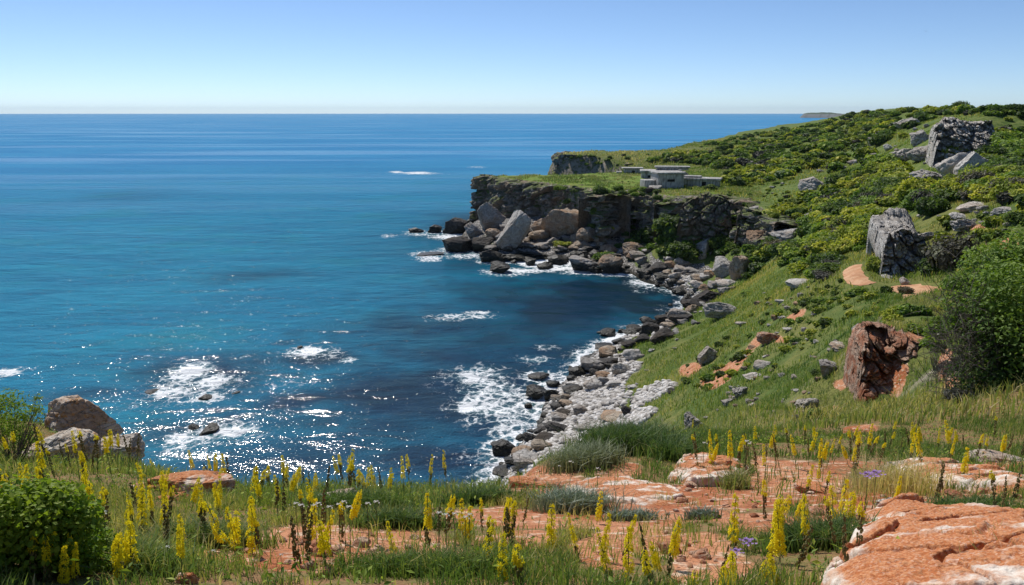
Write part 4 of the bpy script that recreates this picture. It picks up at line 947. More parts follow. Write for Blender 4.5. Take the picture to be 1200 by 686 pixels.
# a few rows outside the frame so that a step aside still shows scrub
for _ in range(160):
    thx = vr.uniform(.58, 1.0); r = math.exp(vr.uniform(math.log(25), math.log(400))); x, y = r*math.sin(thx), r*math.cos(thx)
    pool.append((0, vr.uniform(.8, 2), np.array([x, y, float(tz(x, y))]), r, vr.choice(['mid', 'dark', 'yellow'])))
pool.sort(key=lambda q: -q[0])
NAMED = 205
LB = {'dark': ('dark green rounded shrub in the scrub of the coastal slope', 'dark green shrubs of the coastal slope'), 'mid': ('mid green bushy shrub in the scrub of the coastal slope', 'mid green shrubs of the coastal slope'),
      'yellow': ('yellow-green blooming shrub in the scrub of the coastal slope', 'yellow-green shrubs of the coastal slope'), 'grey': ('greyish brown twiggy shrub in the scrub of the coastal slope', 'grey brown shrubs of the coastal slope')}
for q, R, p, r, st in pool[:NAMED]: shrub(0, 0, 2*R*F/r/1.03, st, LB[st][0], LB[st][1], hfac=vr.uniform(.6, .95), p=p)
def scrub_mass(items):
    for st, mat in (('dark', L_DARK), ('mid', L_MID), ('yellow', L_YEL), ('grey', L_GREY)):
        it = [q for q in items if q[4] == st]
        lo = [shrub_mesh('tmp', 900+i, 170, .2, mat, 4) for i in range(4)]
        Vs, Fs, Ts, b = [], [], [], 0
        for k, (q, R, p, r, _) in enumerate(it):
            me = lo[k % 4]; v = np.empty(len(me.vertices)*3, np.float32); me.vertices.foreach_get('co', v); v = v.reshape(-1, 3)
            a = k*2.4; v = np.c_[v[:, 0]*math.cos(a)-v[:, 1]*math.sin(a), v[:, 0]*math.sin(a)+v[:, 1]*math.cos(a), v[:, 2]*.8]*R+np.array(p)
            tn = np.empty(len(v), np.float32); me.attributes['tint'].data.foreach_get('value', tn)
            Vs.append(v); Ts.append(np.clip(tn+random.Random(k).uniform(-.25, .25), 0, 1)); Fs.append(np.arange(len(v)).reshape(-1, 4)+b); b += len(v)
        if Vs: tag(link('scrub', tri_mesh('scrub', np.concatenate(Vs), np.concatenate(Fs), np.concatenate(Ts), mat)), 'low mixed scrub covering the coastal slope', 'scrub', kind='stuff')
        for m in lo: bpy.data.meshes.remove(m)
scrub_mass(pool[NAMED:])
# ------------------------------------------------------------------ branches helper
def tubes(paths, sides=4):
    """paths: list of (points n x 3, radii n)"""
    Vs, Fs, b = [], [], 0
    for P, R in paths:
        P = np.asarray(P, float); R = np.asarray(R, float); n = len(P); T = norm(np.gradient(P, axis=0)); up = np.array([0, 0, 1.0]) if abs(T[0, 2]) < .9 else np.array([1.0, 0, 0])
        A = norm(np.cross(T, up)); B = np.cross(T, A); a = np.arange(sides)*2*PI/sides
        ring = P[:, None]+R[:, None, None]*(A[:, None]*np.cos(a)[None, :, None]+B[:, None]*np.sin(a)[None, :, None])
        Vs.append(ring.reshape(-1, 3)); Fs.append(grid_faces(n, sides, True)+b); b += n*sides
    return np.concatenate(Vs), np.concatenate(Fs)
def twigs(base, tips, r, rad, seg_=5, wob=.12):
    out = []
    for tpt in tips:
        tpt = np.array(tpt); q = np.linspace(0, 1, seg_)[:, None]; mid = (np.array(base)*.55+tpt*.45)+np.array([0, 0, .12*np.linalg.norm(tpt-base)])
        P = (1-q)**2*np.array(base)+2*q*(1-q)*mid+q*q*tpt; P[1:] += r.normal(size=(seg_-1, 3))*wob*np.linalg.norm(tpt-base)*.12
        out.append((P, rad*(1-.85*q[:, 0])))
    return out
def big_bush(name, lobes_px, r0, dr, nleaf, ls, mat, label, seed, nst=40, stem_r=.03, base_px=None, tint_by_z=.3, ntw=0, twbox=None, asp=.55, shell=.45):
    rg = np.random.default_rng(seed); L = []
    for px, py, rp in lobes_px:
        r = r0+rg.uniform(-dr, dr); c = atr(px, py, r); R = rp*math.sqrt(r*r+(H-c[2])**2)/F; L.append((*c, R, R, R*.9))
    L = np.array(L); bp = atr(*base_px, r0); bp[2] = float(tz(bp[0], bp[1])); root = empty(name, bp); tag(root, label, 'bush')
    P, d, k = bush_pts(L, nleaf, rg, shell); ok = P[:, 2] > tz(P[:, 0], P[:, 1])+.02; P, d = P[ok], d[ok]; n = len(P)
    N = norm(d*.8+rg.normal(size=d.shape)*.7+np.array([0, 0, .5])); V, Fq = leaves(P, N, ls*rg.uniform(.6, 1.25, n), rg, asp)
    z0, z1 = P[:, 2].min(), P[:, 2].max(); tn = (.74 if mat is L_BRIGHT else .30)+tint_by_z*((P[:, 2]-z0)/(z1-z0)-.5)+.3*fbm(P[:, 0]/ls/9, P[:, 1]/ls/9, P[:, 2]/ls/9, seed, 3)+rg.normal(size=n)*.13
    V -= bp; link('foliage', tri_mesh('foliage', V, Fq, np.repeat(np.clip(tn, 0, 1), 4), mat), parent=root)
    tips = L[rg.integers(0, len(L), nst), :3]+rg.normal(size=(nst, 3))*L[:, 3].mean()*.35
    ps = twigs(bp-np.array([0, 0, .1]), tips, rg, stem_r); 
    fine_ = []
    for P_, R_ in ps:
        for _ in range(3):
            s = P_[rg.integers(2, 5)]; e = s+norm(rg.normal(size=3)+np.array([0, 0, .6]))*L[:, 3].mean()*rg.uniform(.4, 1); fine_ += twigs(s, [e], rg, stem_r*.3, 4)
    if ntw:
        for _ in range(ntw):
            px, py = rg.normal(twbox[0], twbox[2]), rg.normal(twbox[1], twbox[3]); s = atr(px, py, r0+rg.uniform(-dr, dr*.3)-.6)
            e = s+norm(rg.normal(size=3)+np.array([-.2, -.2, .7]))*rg.uniform(.25, .8); fine_ += twigs(s, [e], rg, .007, 4)
    V, Fq = tubes(ps+fine_, 4); V -= bp; me = np_mesh('branches', V, Fq, 4, True); me.materials.append(M_WOOD); link('branches', me, parent=root); return root
big_bush('leafy_bush', [(1165,322,36),(1192,308,34),(1135,345,26),(1150,375,36),(1200,355,50),(1180,400,50),(1128,385,20),(1215,410,60),(1165,455,42),(1150,505,30),(1188,515,36),(1222,500,40),(1200,470,50),(1140,492,30),(1175,505,34),(1230,330,50),(1250,450,60),(1118,335,12)],
         19.5, 1.1, 40000, .05, L_MID, 'big dense bush with dark lower branches at the edge of the meadow', 5, 70, .03, (1165,520), .75, 900, (1128,425,20,42), shell=.62)
big_bush('leafy_bush', [(55,600,36),(22,610,40),(92,612,26),(62,640,40),(108,640,20),(2,640,50),(35,670,45),(90,668,28)], 3.15, .1, 11000, .0125, L_BRIGHT, 'low bright green leafy bush mixed with yellow flower spikes', 6, 40, .004, (50,684), .5, asp=.7, shell=.6)
big_bush('leafy_bush', [(8,478,22),(28,492,18),(10,510,24),(46,482,9),(-14,490,26),(30,520,16),(44,468,6)], 8.6, .25, 2600, .02, L_BRIGHT, 'upright green bush standing before the lichen boulder against the sea', 7, 40, .006, (15,540), .2, asp=.35, shell=.8)
big_bush('leafy_plant', [(1096,392,12),(1088,405,8),(1100,410,8),(1098,378,7)], 27, .3, 900, .06, L_BRIGHT, 'bright green broad-leaved plant beside the red outcrop', 8, 10, .01, (1096,420), .1, asp=.7)
# ------------------------------------------------------------------ trees on the skyline
def tree(px, py, w, h, label):
    p, r = hit(px, py, 60); s = r/F
    root = empty('tree', p); tag(root, label, 'tree'); rg = np.random.default_rng(int(px))
    R = w*s/2; hh = h*s; L = [(0, 0, hh*.6, R*.6, R*.6, hh*.38)]+[(rg.uniform(-.6, .6)*R, rg.uniform(-.5, .5)*R, hh*rg.uniform(.45, .75), R*.45, R*.45, hh*.25) for _ in range(7)]
    P, d, k = bush_pts(L, 1500, rg, .5); V, Fq = leaves(P, norm(d+rg.normal(size=d.shape)), .2*rg.uniform(.6, 1.2, 1500), rg)
    link('crown', tri_mesh('crown', V, Fq, np.repeat(rg.random(1500)*.7, 4), L_DARK), parent=root)
    V, Fq = tubes([(np.array([[0, 0, -.3], [.1, 0, hh*.3], [0, .1, hh*.6]]), np.array([.25, .18, .1]))]+twigs(np.array([0, 0, hh*.25]), [q[:3] for q in L], rg, .1), 5)
    me = np_mesh('trunk', V, Fq, 4, True); me.materials.append(M_WOOD); link('trunk', me, parent=root)
for a in [(1126,132,22,12,'round dark tree alone on the skyline above the limestone wall'), (1187,133,26,9,'broad dark tree at the far end of the skyline'), (1153,133,14,5,'low dark tree between the other two on the skyline'), (1057,131,12,4,'tiny tree on the distant skyline')]: tree(*a)
# ------------------------------------------------------------------ grass
PATHS = [([(1010,311),(1001,313),(997,317),(1000,323),(1008,330),(1020,334)], 1.4), ([(1050,336),(1065,340),(1080,344),(1095,351),(1108,358),(1125,368)], 2.4)]
PATHC = [(resample(np.array([hit(px, py, 45)[0] for px, py in pts]), 70), w) for pts, w in PATHS]
def on_path(x, y):
    m = np.zeros(x.shape, bool); f = (np.hypot(x, y) > 40) & (np.hypot(x, y) < 90)
    for C, w in PATHC:
        d = np.min(np.hypot(x[f][:, None]-C[None, :, 0], y[f][:, None]-C[None, :, 1]), axis=1); m[f] |= d < w*.62
    return m
def blades(x, y, h, wd, tint, lean, r, z=None):
    n = len(x); z = tz(x, y) if z is None else z; a = r.uniform(0, 6.28, n); ca, sa = np.cos(a), np.sin(a); la = r.uniform(0, 6.28, n); l = lean*r.random(n)*h
    lx, ly = l*np.cos(la), l*np.sin(la); O = np.stack([x, y, z-.01], -1); W = np.stack([ca*wd, sa*wd, 0*x], -1)*.5
    M_ = O+np.stack([lx*.3, ly*.3, h*.55], -1); T_ = O+np.stack([lx, ly, h*(1-.25*lean)], -1)
    V = np.stack([O-W, O+W, M_+W*.8, M_-W*.8, T_-W*.12, T_+W*.12], 1).reshape(-1, 3)
    b = np.arange(n)[:, None]*6; F_ = np.concatenate([b+np.array([[0, 1, 2, 3]]), b+np.array([[3, 2, 5, 4]])], 1).reshape(-1, 4)
    return V, F_, np.repeat(tint, 6)
def grid_at(A, x, y):
    r = np.hypot(x, y); i = np.interp(np.log(r), lr, np.arange(NR)).astype(int); j = np.interp(np.arctan2(x, y), th, np.arange(NC)).astype(int); return A[i, j]
def grow(name, n, r0, r1, t0, t1, hgt, wd, label, seed, thr=-.2, sc=1.0, tshift=0.0, lean=.7, bare=.35):
    g = np.random.default_rng(seed); rr = np.sqrt(g.uniform(r0*r0, r1*r1, n)); t_h = g.uniform(math.radians(t0), math.radians(t1), n); x, y = rr*np.sin(t_h), rr*np.cos(t_h)
    so_, pb, zz = grid_at(soil, x, y), grid_at(peb, x, y), tz(x, y)
    d = fbm(x/sc, y/sc, s=seed, o=3); ok = (so_ < bare)*(pb < .3)*(d > thr)*(zz > 1.2)
    ok |= (so_ >= bare)*(g.random(n) < .12)*(pb < .3)*(zz > 1.2)*(d > .1)
    ok &= ~on_path(x, y)
    x, y, d, zz, rr = x[ok], y[ok], d[ok], zz[ok], rr[ok]; n = len(x)
    hv = hgt*(.45+.9*g.random(n))*(1+1.1*np.clip(d, -.4, 1))
    big_ = fbm(x/(sc*5), y/(sc*5), s=seed+5, o=3); tint = np.clip(.34+tshift+.45*big_+.25*d+g.normal(size=n)*.13+.35*(g.random(n) < .10), 0, 1)
    V, F_, T = blades(x, y, hv, wd*g.uniform(.6, 1.4, n), tint, lean, g, zz); tag(link(name, tri_mesh(name, V, F_, T, L_GRASS)), label, 'grass', kind='stuff')
grow('grass', 90000, 2.2, 6.5, -38, 38, .085, .0045, 'grass and herbs growing round the bare red earth', 1, -.02, .45, .08)
grow('grass', 90000, 6.5, 15, -38, 38, .13, .008, 'long grass along the brink', 2, -.05, .7, .08)
grow('grass', 70000, 2.2, 15, -38, 38, .05, .007, 'short turf and moss close to the ground', 7, -1, 1.0, .1)
grow('grass', 14000, .9, 9, 38, 75, .09, .006, 'grass at the side of the viewpoint', 12, -.1, .6, .1)
grow('grass', 14000, .9, 9, -75, -38, .09, .006, 'grass at the other side of the viewpoint', 13, -.1, .6, .1)
grow('grass', 6000, .7, 2.3, -40, 40, .07, .005, 'grass at the viewpoint', 14, -.1, .5, .1)
grow('grass', 40000, 285, 560, 1.5, 17, .7, .3, 'grass on the farther headland', 10, -.2, 9, .25)
grow('grass', 60000, 110, 300, 10, 38, .45, .14, 'rough grass between the shrubs of the hill', 9, -.3, 8, .05)
grow('grass', 90000, 15, 46, -12, 40, .26, .022, 'meadow grass on the near slope', 3, -.3, 1.6, .10)
grow('grass', 90000, 46, 120, 6, 42, .34, .05, 'meadow grass on the far slope', 4, -.3, 3.5, .12)
grow('grass', 45000, 168, 235, -3.5, 17.5, .38, .12, 'short turf on top of the headland', 8, -.05, 3.0, .30)
def mound(px, py, rx, ry, n, h, w, tint, label, seed, mat=L_GRASS, name='grass_tuft'):
    p, r = hit(px, py, 2.2); s = math.sqrt(r*r+(H-p[2])**2)/F; g = np.random.default_rng(seed)
    el = math.atan2(H-p[2], r); a = g.normal(size=(n, 2))*.5; x = p[0]+a[:, 0]*rx*s; y = p[1]+a[:, 1]*ry*s/math.sin(el)
    V, F_, T = blades(x, y, h*g.uniform(.5, 1.2, n), w*g.uniform(.6, 1.3, n), np.clip(tint+.13+g.normal(size=n)*.17, 0, 1), .9, g); V = V-p
    o = link(name, tri_mesh(name, V, F_, T, mat)); o.location = p; return tag(o, label, 'grass tuft')
for i, a in enumerate([
 (735,528,46,12,5200,.42,.011,.20,'dense dark green grass clump at the brink above the pebble beach'),(685,545,34,12,3000,.30,.010,.3,'grey green herb clump at the brink beside the dark grass clump'),
 (785,535,26,12,1800,.30,.010,.22,'dark green grass clump next to the orange and cream slab'),(672,600,34,12,2200,.22,.008,.55,'silvery grass clump between the flower spikes and the red earth'),
 (862,572,14,7,500,.22,.008,.6,'small straw coloured tuft at the foot of the orange and cream slab'),(740,610,24,6,900,.10,.009,.5,'flat silvery cushion on the red earth'),
 (822,608,16,5,500,.10,.009,.5,'small silvery cushion on the red earth'),(1135,600,44,8,2200,.12,.007,.2,'green grass strip along the back of the big red slab'),
 (1060,577,30,16,500,.34,.006,.9,'dry straw coloured stems standing in front of the pale orange stone'),(1020,575,30,14,400,.30,.006,.85,'thin dry stems among grass near the purple flowers'),
 (470,618,50,8,1700,.16,.006,.22,'dark green grass below the brink flowers'),(500,672,90,10,2600,.14,.005,.25,'grey green grass carpet in front of the pale gravel'),
 (960,640,50,14,2600,.17,.006,.25,'lush herbs beside the big red slab'),(1110,672,18,6,260,.05,.004,.3,'little green tuft growing on top of the big red slab'),
 (420,600,60,9,1900,.22,.007,.2,'dark grass clump at the brink above the gravel'),(560,592,50,7,1300,.2,.007,.2,'dark grass clump at the brink in front of the surf'),
 (1160,575,34,6,800,.14,.007,.2,'green tuft between long orange rock and slab'),(250,640,50,12,2200,.17,.006,.45,'olive grass clump beside the gravel patch'),(150,665,50,14,2200,.15,.005,.35,'olive green grass below the leafy bush')]):
    mound(*a[:8], a[8], 500+i, L_SILV if 'silver' in a[8] or 'grey green herb' in a[8] else L_GRASS)
# low broad-leaved herbs
def herbs():
    g = np.random.default_rng(9); n = 24000; rr = np.sqrt(g.uniform(2.2**2, 14**2, n)); t_h = g.uniform(-.66, .66, n); x, y = rr*np.sin(t_h), rr*np.cos(t_h)
    d = fbm(x/.35, y/.35, s=44, o=2); ok = (grid_at(soil, x, y) < .4)*(d > .05); x, y = x[ok], y[ok]; n = len(x)
    P = np.stack([x, y, tz(x, y)+g.uniform(.01, .12, n)], -1); V, Fq = leaves(P, norm(g.normal(size=(n, 3))*.6+np.array([0, 0, 1.])), .011*g.uniform(.6, 1.7, n)*(1+np.hypot(x, y)/14), g, .45)
    tag(link('herbs', tri_mesh('herbs', V, Fq, np.repeat(g.random(n), 4), L_MID)), 'small leafy herbs among the grass', 'herbs', kind='stuff')
herbs()
# ------------------------------------------------------------------ yellow flower spikes
def spike_variant(seed, yel, pods, top=1.0, L=.27):
    """unit plant 1 m tall; yellow flowers over share yel of the spike from its top, pods below"""
    g = np.random.default_rng(seed); root = empty('flower_spike')
    bend = g.uniform(-.10, .10, 2); q = np.linspace(0, 1, 7); ax = lambda s: np.stack([bend[0]*s*s, bend[1]*s*s, s*(.98)], -1)
    V, Fq = tubes([(ax(q), .0065*(1-.5*q))], 5); me = np_mesh('stem', V, Fq, 4, True); me.materials.append(M_STEM); link('stem', me, parent=root)
    n = 34; s = g.uniform(.0, .42, n); O = ax(s); a = g.uniform(0, 6.28, n); l = g.uniform(.08, .16, n); D = np.stack([np.cos(a)*.5, np.sin(a)*.5, .9*np.ones(n)], -1); D = norm(D)
    S = norm(np.cross(D, np.array([0, 0, 1.])))*.004; T = O+D*l[:, None]; M_ = O+D*l[:, None]*.5+np.array([0, 0, .01])
    V = np.stack([O-S, O+S, M_+S, M_-S, T-S*.1+np.array([0, 0, -.02]), T+S*.1+np.array([0, 0, -.02])], 1).reshape(-1, 3); b = np.arange(n)[:, None]*6
    link('leaves', tri_mesh('leaves', V, np.concatenate([b+np.array([[0, 1, 2, 3]]), b+np.array([[3, 2, 5, 4]])], 1).reshape(-1, 4), np.repeat(g.uniform(.1, .6, n), 6), L_GRASS), parent=root)
    s1 = 1-L*yel
    if yel > 0:
        nf = int(58*yel)+6; Vs = []
        for _ in range(nf):
            sz = g.uniform(s1, 1.0); c = ax(np.array([sz]))[0]; an = g.uniform(0, 6.28); tp = (sz-s1)/(1.0-s1+1e-6); rad = .032*(1-.6*tp**3)*g.uniform(.7, 1.25)
            N = norm(np.array([math.cos(an), math.sin(an), .35])); c = c+N*rad; A = norm(np.cross(N, g.normal(size=3))); B = np.cross(N, A)
            for k in range(6):
                f = k*PI/3; d = A*math.cos(f)+B*math.sin(f); e = -A*math.sin(f)+B*math.cos(f); l = .034*g.uniform(.7, 1.2)*(1-.4*tp); w_ = l*.2
                Vs += [c, c+d*l*.55+e*w_+N*l*.25, c+d*l+N*l*.12, c+d*l*.55-e*w_+N*l*.25]
        V = np.array(Vs); me = np_mesh('blossom', V, np.arange(len(V)).reshape(-1, 4), 4, False); me.materials.append(M_YEL); link('blossom', me, parent=root)
    if pods:
        v0, f0 = ICO[2] if False else ico(1); Vs, Fs, b = [], [], 0; lo_, hi_ = 1-L, (s1+.02 if yel > 0 else 1.0); nf = int(55*(hi_-lo_)/L)+4
        for _ in range(nf):
            sz = g.uniform(lo_, hi_); c = ax(np.array([sz]))[0]; an = g.uniform(0, 6.28); tp = 0 if yel else (sz-lo_)/(hi_-lo_); c = c+np.array([math.cos(an), math.sin(an), .2])*.022*(1-.6*tp); Vs.append(v0*np.array([.010, .010, .016])*(1.15-.5*tp)+c); Fs.append(f0+b); b += len(v0)
        me = np_mesh('seed_pods', np.concatenate(Vs), np.concatenate(Fs), 3, True); me.materials.append(M_PODS); link('seed_pods', me, parent=root)
    return root
SPV = {'full': [spike_variant(1, 1.0, False, L=.42), spike_variant(2, .85, True, L=.50), spike_variant(11, 1.0, False, L=.30), spike_variant(12, .7, True, L=.46)], 'half': [spike_variant(3, .55, True, L=.52), spike_variant(4, .35, True, L=.55), spike_variant(13, .2, True, L=.5), spike_variant(14, .45, True, L=.42)], 'brown': [spike_variant(5, 0, True, L=.45), spike_variant(6, 0, True, L=.38)]}
def stand(px, py, h, rmax=None):
    """ground point of a plant about h tall whose tip is seen at the pixel, as far off as the brink allows"""
    rmax = rmax or (9.6 if px < 600 else 12 if px < 760 else 15.5)
    d = ray(px, py); hh = math.hypot(d[0], d[1]); rs = np.exp(np.arange(math.log(3.0), math.log(rmax), .003)); t_ = rs/hh
    df = H+d[2]*t_-tz(d[0]*t_, d[1]*t_); neg = np.argmax(df < 0) if (df < 0).any() else len(rs)
    df = df[:max(neg, 2)]; ok = np.where((df > .24) & (df < max(.62, h)))[0]
    k = ok[int((len(ok)-1)*fr.uniform(.72, 1))] if len(ok) else int(np.argmin(np.abs(df-.4)))
    x, y = d[0]*t_[k], d[1]*t_[k]; g = float(tz(x, y)); return np.array([x, y, g]), float(np.clip(df[k], .15, .85))
used_v = set(); fr = random.Random(77)
def spike(px, py, h, kind, label, group):
    p, up_h = stand(px, py, h); h = max(up_h, fr.uniform(.38, .72))
    src = fr.choice(SPV[kind])
    if src.name in used_v: o = copy_tree(src)
    else: used_v.add(src.name); o = src
    o.location = (p[0], p[1], float(tz(p[0], p[1]))+up_h-h); w_ = min(h*fr.uniform(.7, 1.2), .64); o.scale = (w_, w_, h/.98); o.rotation_euler = (fr.gauss(0, .10), fr.gauss(0, .10), fr.uniform(0, 6.28))
    o['label'] = label; o['category'] = 'flower'; 
    if group: o['group'] = group
UNIQ = [(467,606,.62,'full','tall full yellow flower spike before the pale gravel, nearest at the middle'),(692,576,.72,'full','tallest yellow flower spike of the cluster standing against the red earth'),(703,604,.5,'full','lower yellow spike at the side of the tallest one on the red earth'),
 (687,600,.55,'full','thick yellow spike just below the tallest one on the red earth'),(655,594,.5,'full','single yellow spike in front of the silvery grass clump'),(600,642,.45,'full','low yellow spike in the grass carpet near the camera'),(621,640,.45,'half','half bloomed spike beside the low yellow one near the camera'),
 (477,531,.62,'full','thick yellow spike reaching over the dark sea between surf and brink'),(503,534,.6,'full','yellow spike beside the thick one over the dark sea'),(527,531,.6,'full','yellow spike next to the surf, last of the three over the sea'),(472,533,.6,'full','yellow spike leaning on the thick one over the dark sea'),
 (1136,526,.55,'full','yellow spike in front of the big bush above the long orange rock'),(962,543,.6,'full','tall yellow spike in front of the dry stems'),(966,556,.55,'half','half bloomed spike beside the tall one at the dry stems'),(943,548,.5,'full','bent yellow spike left of the dry stems'.replace('left of','seaward of')),
 (1167,489,.6,'half','yellow tipped spike against the dark foot of the big bush'),(1102,502,.6,'full','yellow spike at the grey dead-looking shrub'),(1121,491,.6,'full','yellow spike close to the stem of the big bush'),(843,507,.5,'half','half bloomed spike alone above the smooth orange slab'),
 (785,611,.45,'full','short yellow spike on the red earth near the small silvery cushion'),(852,655,.4,'full','spreading yellow spike low in the herbs near the camera'),(930,671,.4,'full','yellow spike at the dark crack of the big red slab'),(380,610,.5,'full','yellow spike in front of the pale gravel patch'),(351,588,.5,'full','thick yellow spike behind the gravel patch'),
 (226,528,.5,'full','yellow spike standing on the skyline of the flat pink slab'),(564,586,.4,'half','yellow tipped spike in the dark grass before the surf')]
for px, py, h, k, lab in UNIQ: spike(px, py, h, k, lab, None)
G1 = [(8,510),(15,560),(28,545),(40,522),(52,503),(62,528),(75,515),(86,505),(95,510),(101,500),(106,517),(118,503),(127,512),(145,505),(155,507),(173,530),(182,548),(30,575),(45,630),(20,640),(62,640),(75,645),(85,575),(135,660),(120,572),(150,578),(162,563),(170,570),(178,577),(200,622),(213,590),
 (245,533),(253,536),(262,535),(285,547),(290,545),(296,552),(312,548),(325,545),(332,537),(345,548),(355,545),(362,551),(373,553),(401,533),(408,534),(418,545),(426,550),(434,548),(447,545),(455,552),(245,548),(255,560),(270,585),(276,590),(293,588),(300,595),(320,565),(336,560),(350,568),(352,600),(368,590),(380,570),(395,575),(495,592),(512,585),(540,590),(585,590),(591,585),(606,576),(603,595),(545,612),(575,605),(232,575),(205,560),(190,590),(140,600),(110,545),(95,540),(60,560),(45,548),(5,535)]
for px, py in G1+[(q[0]+fr.uniform(-9, 9), q[1]+fr.uniform(-4, 9)) for q in G1 if fr.random() < .74]:
    k = fr.choices(['full', 'half', 'brown'], [.50, .32, .18])[0]; h = fr.uniform(.42, .66)
    spike(px, py, h, k, {'full': 'yellow flower spike in full bloom in the crowd along the brink', 'half': 'flower spike with yellow top and brown lower pods in the crowd along the brink', 'brown': 'brown seed spike without petals in the crowd along the brink'}[k], {'full': 'yellow spikes along the brink', 'half': 'half faded spikes along the brink', 'brown': 'brown spikes along the brink'}[k])
G2 = [(812,490),(822,512),(830,505),(838,515),(862,510),(868,517),(876,512),(882,508),(888,500),(893,520),(905,512),(915,500),(922,508),(930,503),(938,512),(945,500),(952,512),(960,500),(968,515),(980,510),(998,495),(1001,505),(1007,523),(1015,507),(1020,498),(1031,517),(1040,505),(1049,492),(1057,508),(1064,495),(1070,505),(1076,497),(1086,502),(1092,510),(1110,500),(1116,512),(1128,505),(1145,508),(1156,512),(1180,505),(1198,515),(1192,545),
 (903,565),(915,585),(898,600),(870,583),(935,575),(985,565),(990,578),(806,622),(838,645),(808,648),(790,640),(875,640),(770,640),(1012,600),(950,590),(925,600),(1047,560),(1100,540),(1180,555),(720,600),(737,620)]
for px, py in G2+[(q[0]+fr.uniform(-9, 9), q[1]+fr.uniform(-4, 9)) for q in G2 if fr.random() < .45]:
    up_ = py < 530; k = fr.choices(['full', 'half', 'brown'], [.42, .33, .25])[0]; h = fr.uniform(.5, .8) if up_ else fr.uniform(.35, .5)
    spike(px, py, h, k, {'full': 'yellow flower spike in full bloom in the grass round the red earth', 'half': 'flower spike with yellow top and brown lower pods round the red earth', 'brown': 'brown seed spike without petals in the grass round the red earth'}[k], {'full': 'yellow spikes round the red earth', 'half': 'half faded spikes round the red earth', 'brown': 'brown spikes round the red earth'}[k])
# small white and purple flowers
def umbel(nm, mat, seed, n, spread, label):
    g = np.random.default_rng(seed); root = empty(nm)
    V, Fq = tubes([(np.array([[0, 0, 0], [.01, 0, .5], [0, .01, 1.0]]), np.array([.008, .007, .006]))], 4); me = np_mesh('stem', V, Fq, 4, True); me.materials.append(M_STEM); link('stem', me, parent=root)
    P = np.c_[g.normal(size=(n, 2))*spread, 1+g.normal(size=n)*spread*.3]; V, Fq = leaves(P, norm(g.normal(size=(n, 3))*.4+np.array([0, 0, 1.])), spread*.55, g, .8)
    me = np_mesh('petals', V, Fq, 4, False); me.materials.append(mat); link('petals', me, parent=root); return root
wsrc = umbel('white_flower', M_WHT, 1, 16, .035, ''); first = True
for px, py in [(346,590),(352,592),(368,592),(372,590),(385,594),(396,591),(402,588),(408,594),(430,590),(440,588),(514,601),(522,603),(532,602),(550,603),(545,606),(655,546),(668,541),(875,517),(878,520),(825,519),(196,645),(250,652),(330,668),(120,600),(700,549)]:
    o = wsrc if first else copy_tree(wsrc); first = False; p, h = stand(px, py, fr.uniform(.2, .3)); o.location = (p[0], p[1], float(tz(p[0], p[1]))); o.scale = (h, h, h); tag(o, 'small white flower head on a thin stem in the grass', 'flower', 'small white flowers in the grass')
psrc = umbel('purple_flower', M_PUR, 2, 30, .06, ''); first = True
for px, py, lab in [(1017,556,'pale purple flower head by the dry stems'),(1027,554,'purple flower head beside the pale purple one by the dry stems'),(862,663,'tiny purple flower in the herbs by the spreading yellow spike'),(876,634,'small violet flower on the edge of the red earth')]:
    o = psrc if first else copy_tree(psrc); first = False; p, h = stand(px, py, .3); o.location = (p[0], p[1], float(tz(p[0], p[1]))); o.scale = (h*1.2, h*1.2, h); tag(o, lab, 'flower')
# ------------------------------------------------------------------ path
def path_mesh(i, name, label, seed):
    C, wid = PATHC[i]; tg = norm(np.gradient(C[:, :2], axis=0)); N = np.stack([tg[:, 1], -tg[:, 0]], -1); g = np.linspace(-1, 1, 9)
    s = np.arange(70)/8; wl = wid*(1+.3*fbm(s, s*0+seed, s=3, o=3)); wr = wid*(1+.3*fbm(s, s*0+seed+9, s=4, o=3)); taper = np.minimum(1, np.minimum(np.arange(70), 69-np.arange(70))/4+.25)
    V = []
    for k in g:
        w_ = np.where(k < 0, wl, wr)*taper*.5; xy = C[:, :2]+N*(k*w_)[:, None]; V.append(np.c_[xy, tz(xy[:, 0], xy[:, 1])+.05*(1-k*k)+.02])
    V = np.stack(V, 1); me = np_mesh(name, V.reshape(-1, 3), grid_faces(70, 9), 4); t = NT('path_earth'); P = t.pos()
    c = t.mix(t.ss(t.noise(P, 1.2, 4), .4, .6), (.46, .24, .13), (.56, .34, .20)); c = t.mix(t.math('MULTIPLY', t.ss(t.noise(P, 6, 4), .55, .7), .4), c, (.30, .14, .07))
    return tag(link(name, me, t.done(t.bsdf(c, .95, .1, t.bump(t.noise(P, 8, 4), .05)).outputs[0])), label, kind='structure')
path_mesh(0, 'path', 'red earth footpath', 1)
path_mesh(1, 'path', 'red earth footpath', 2)
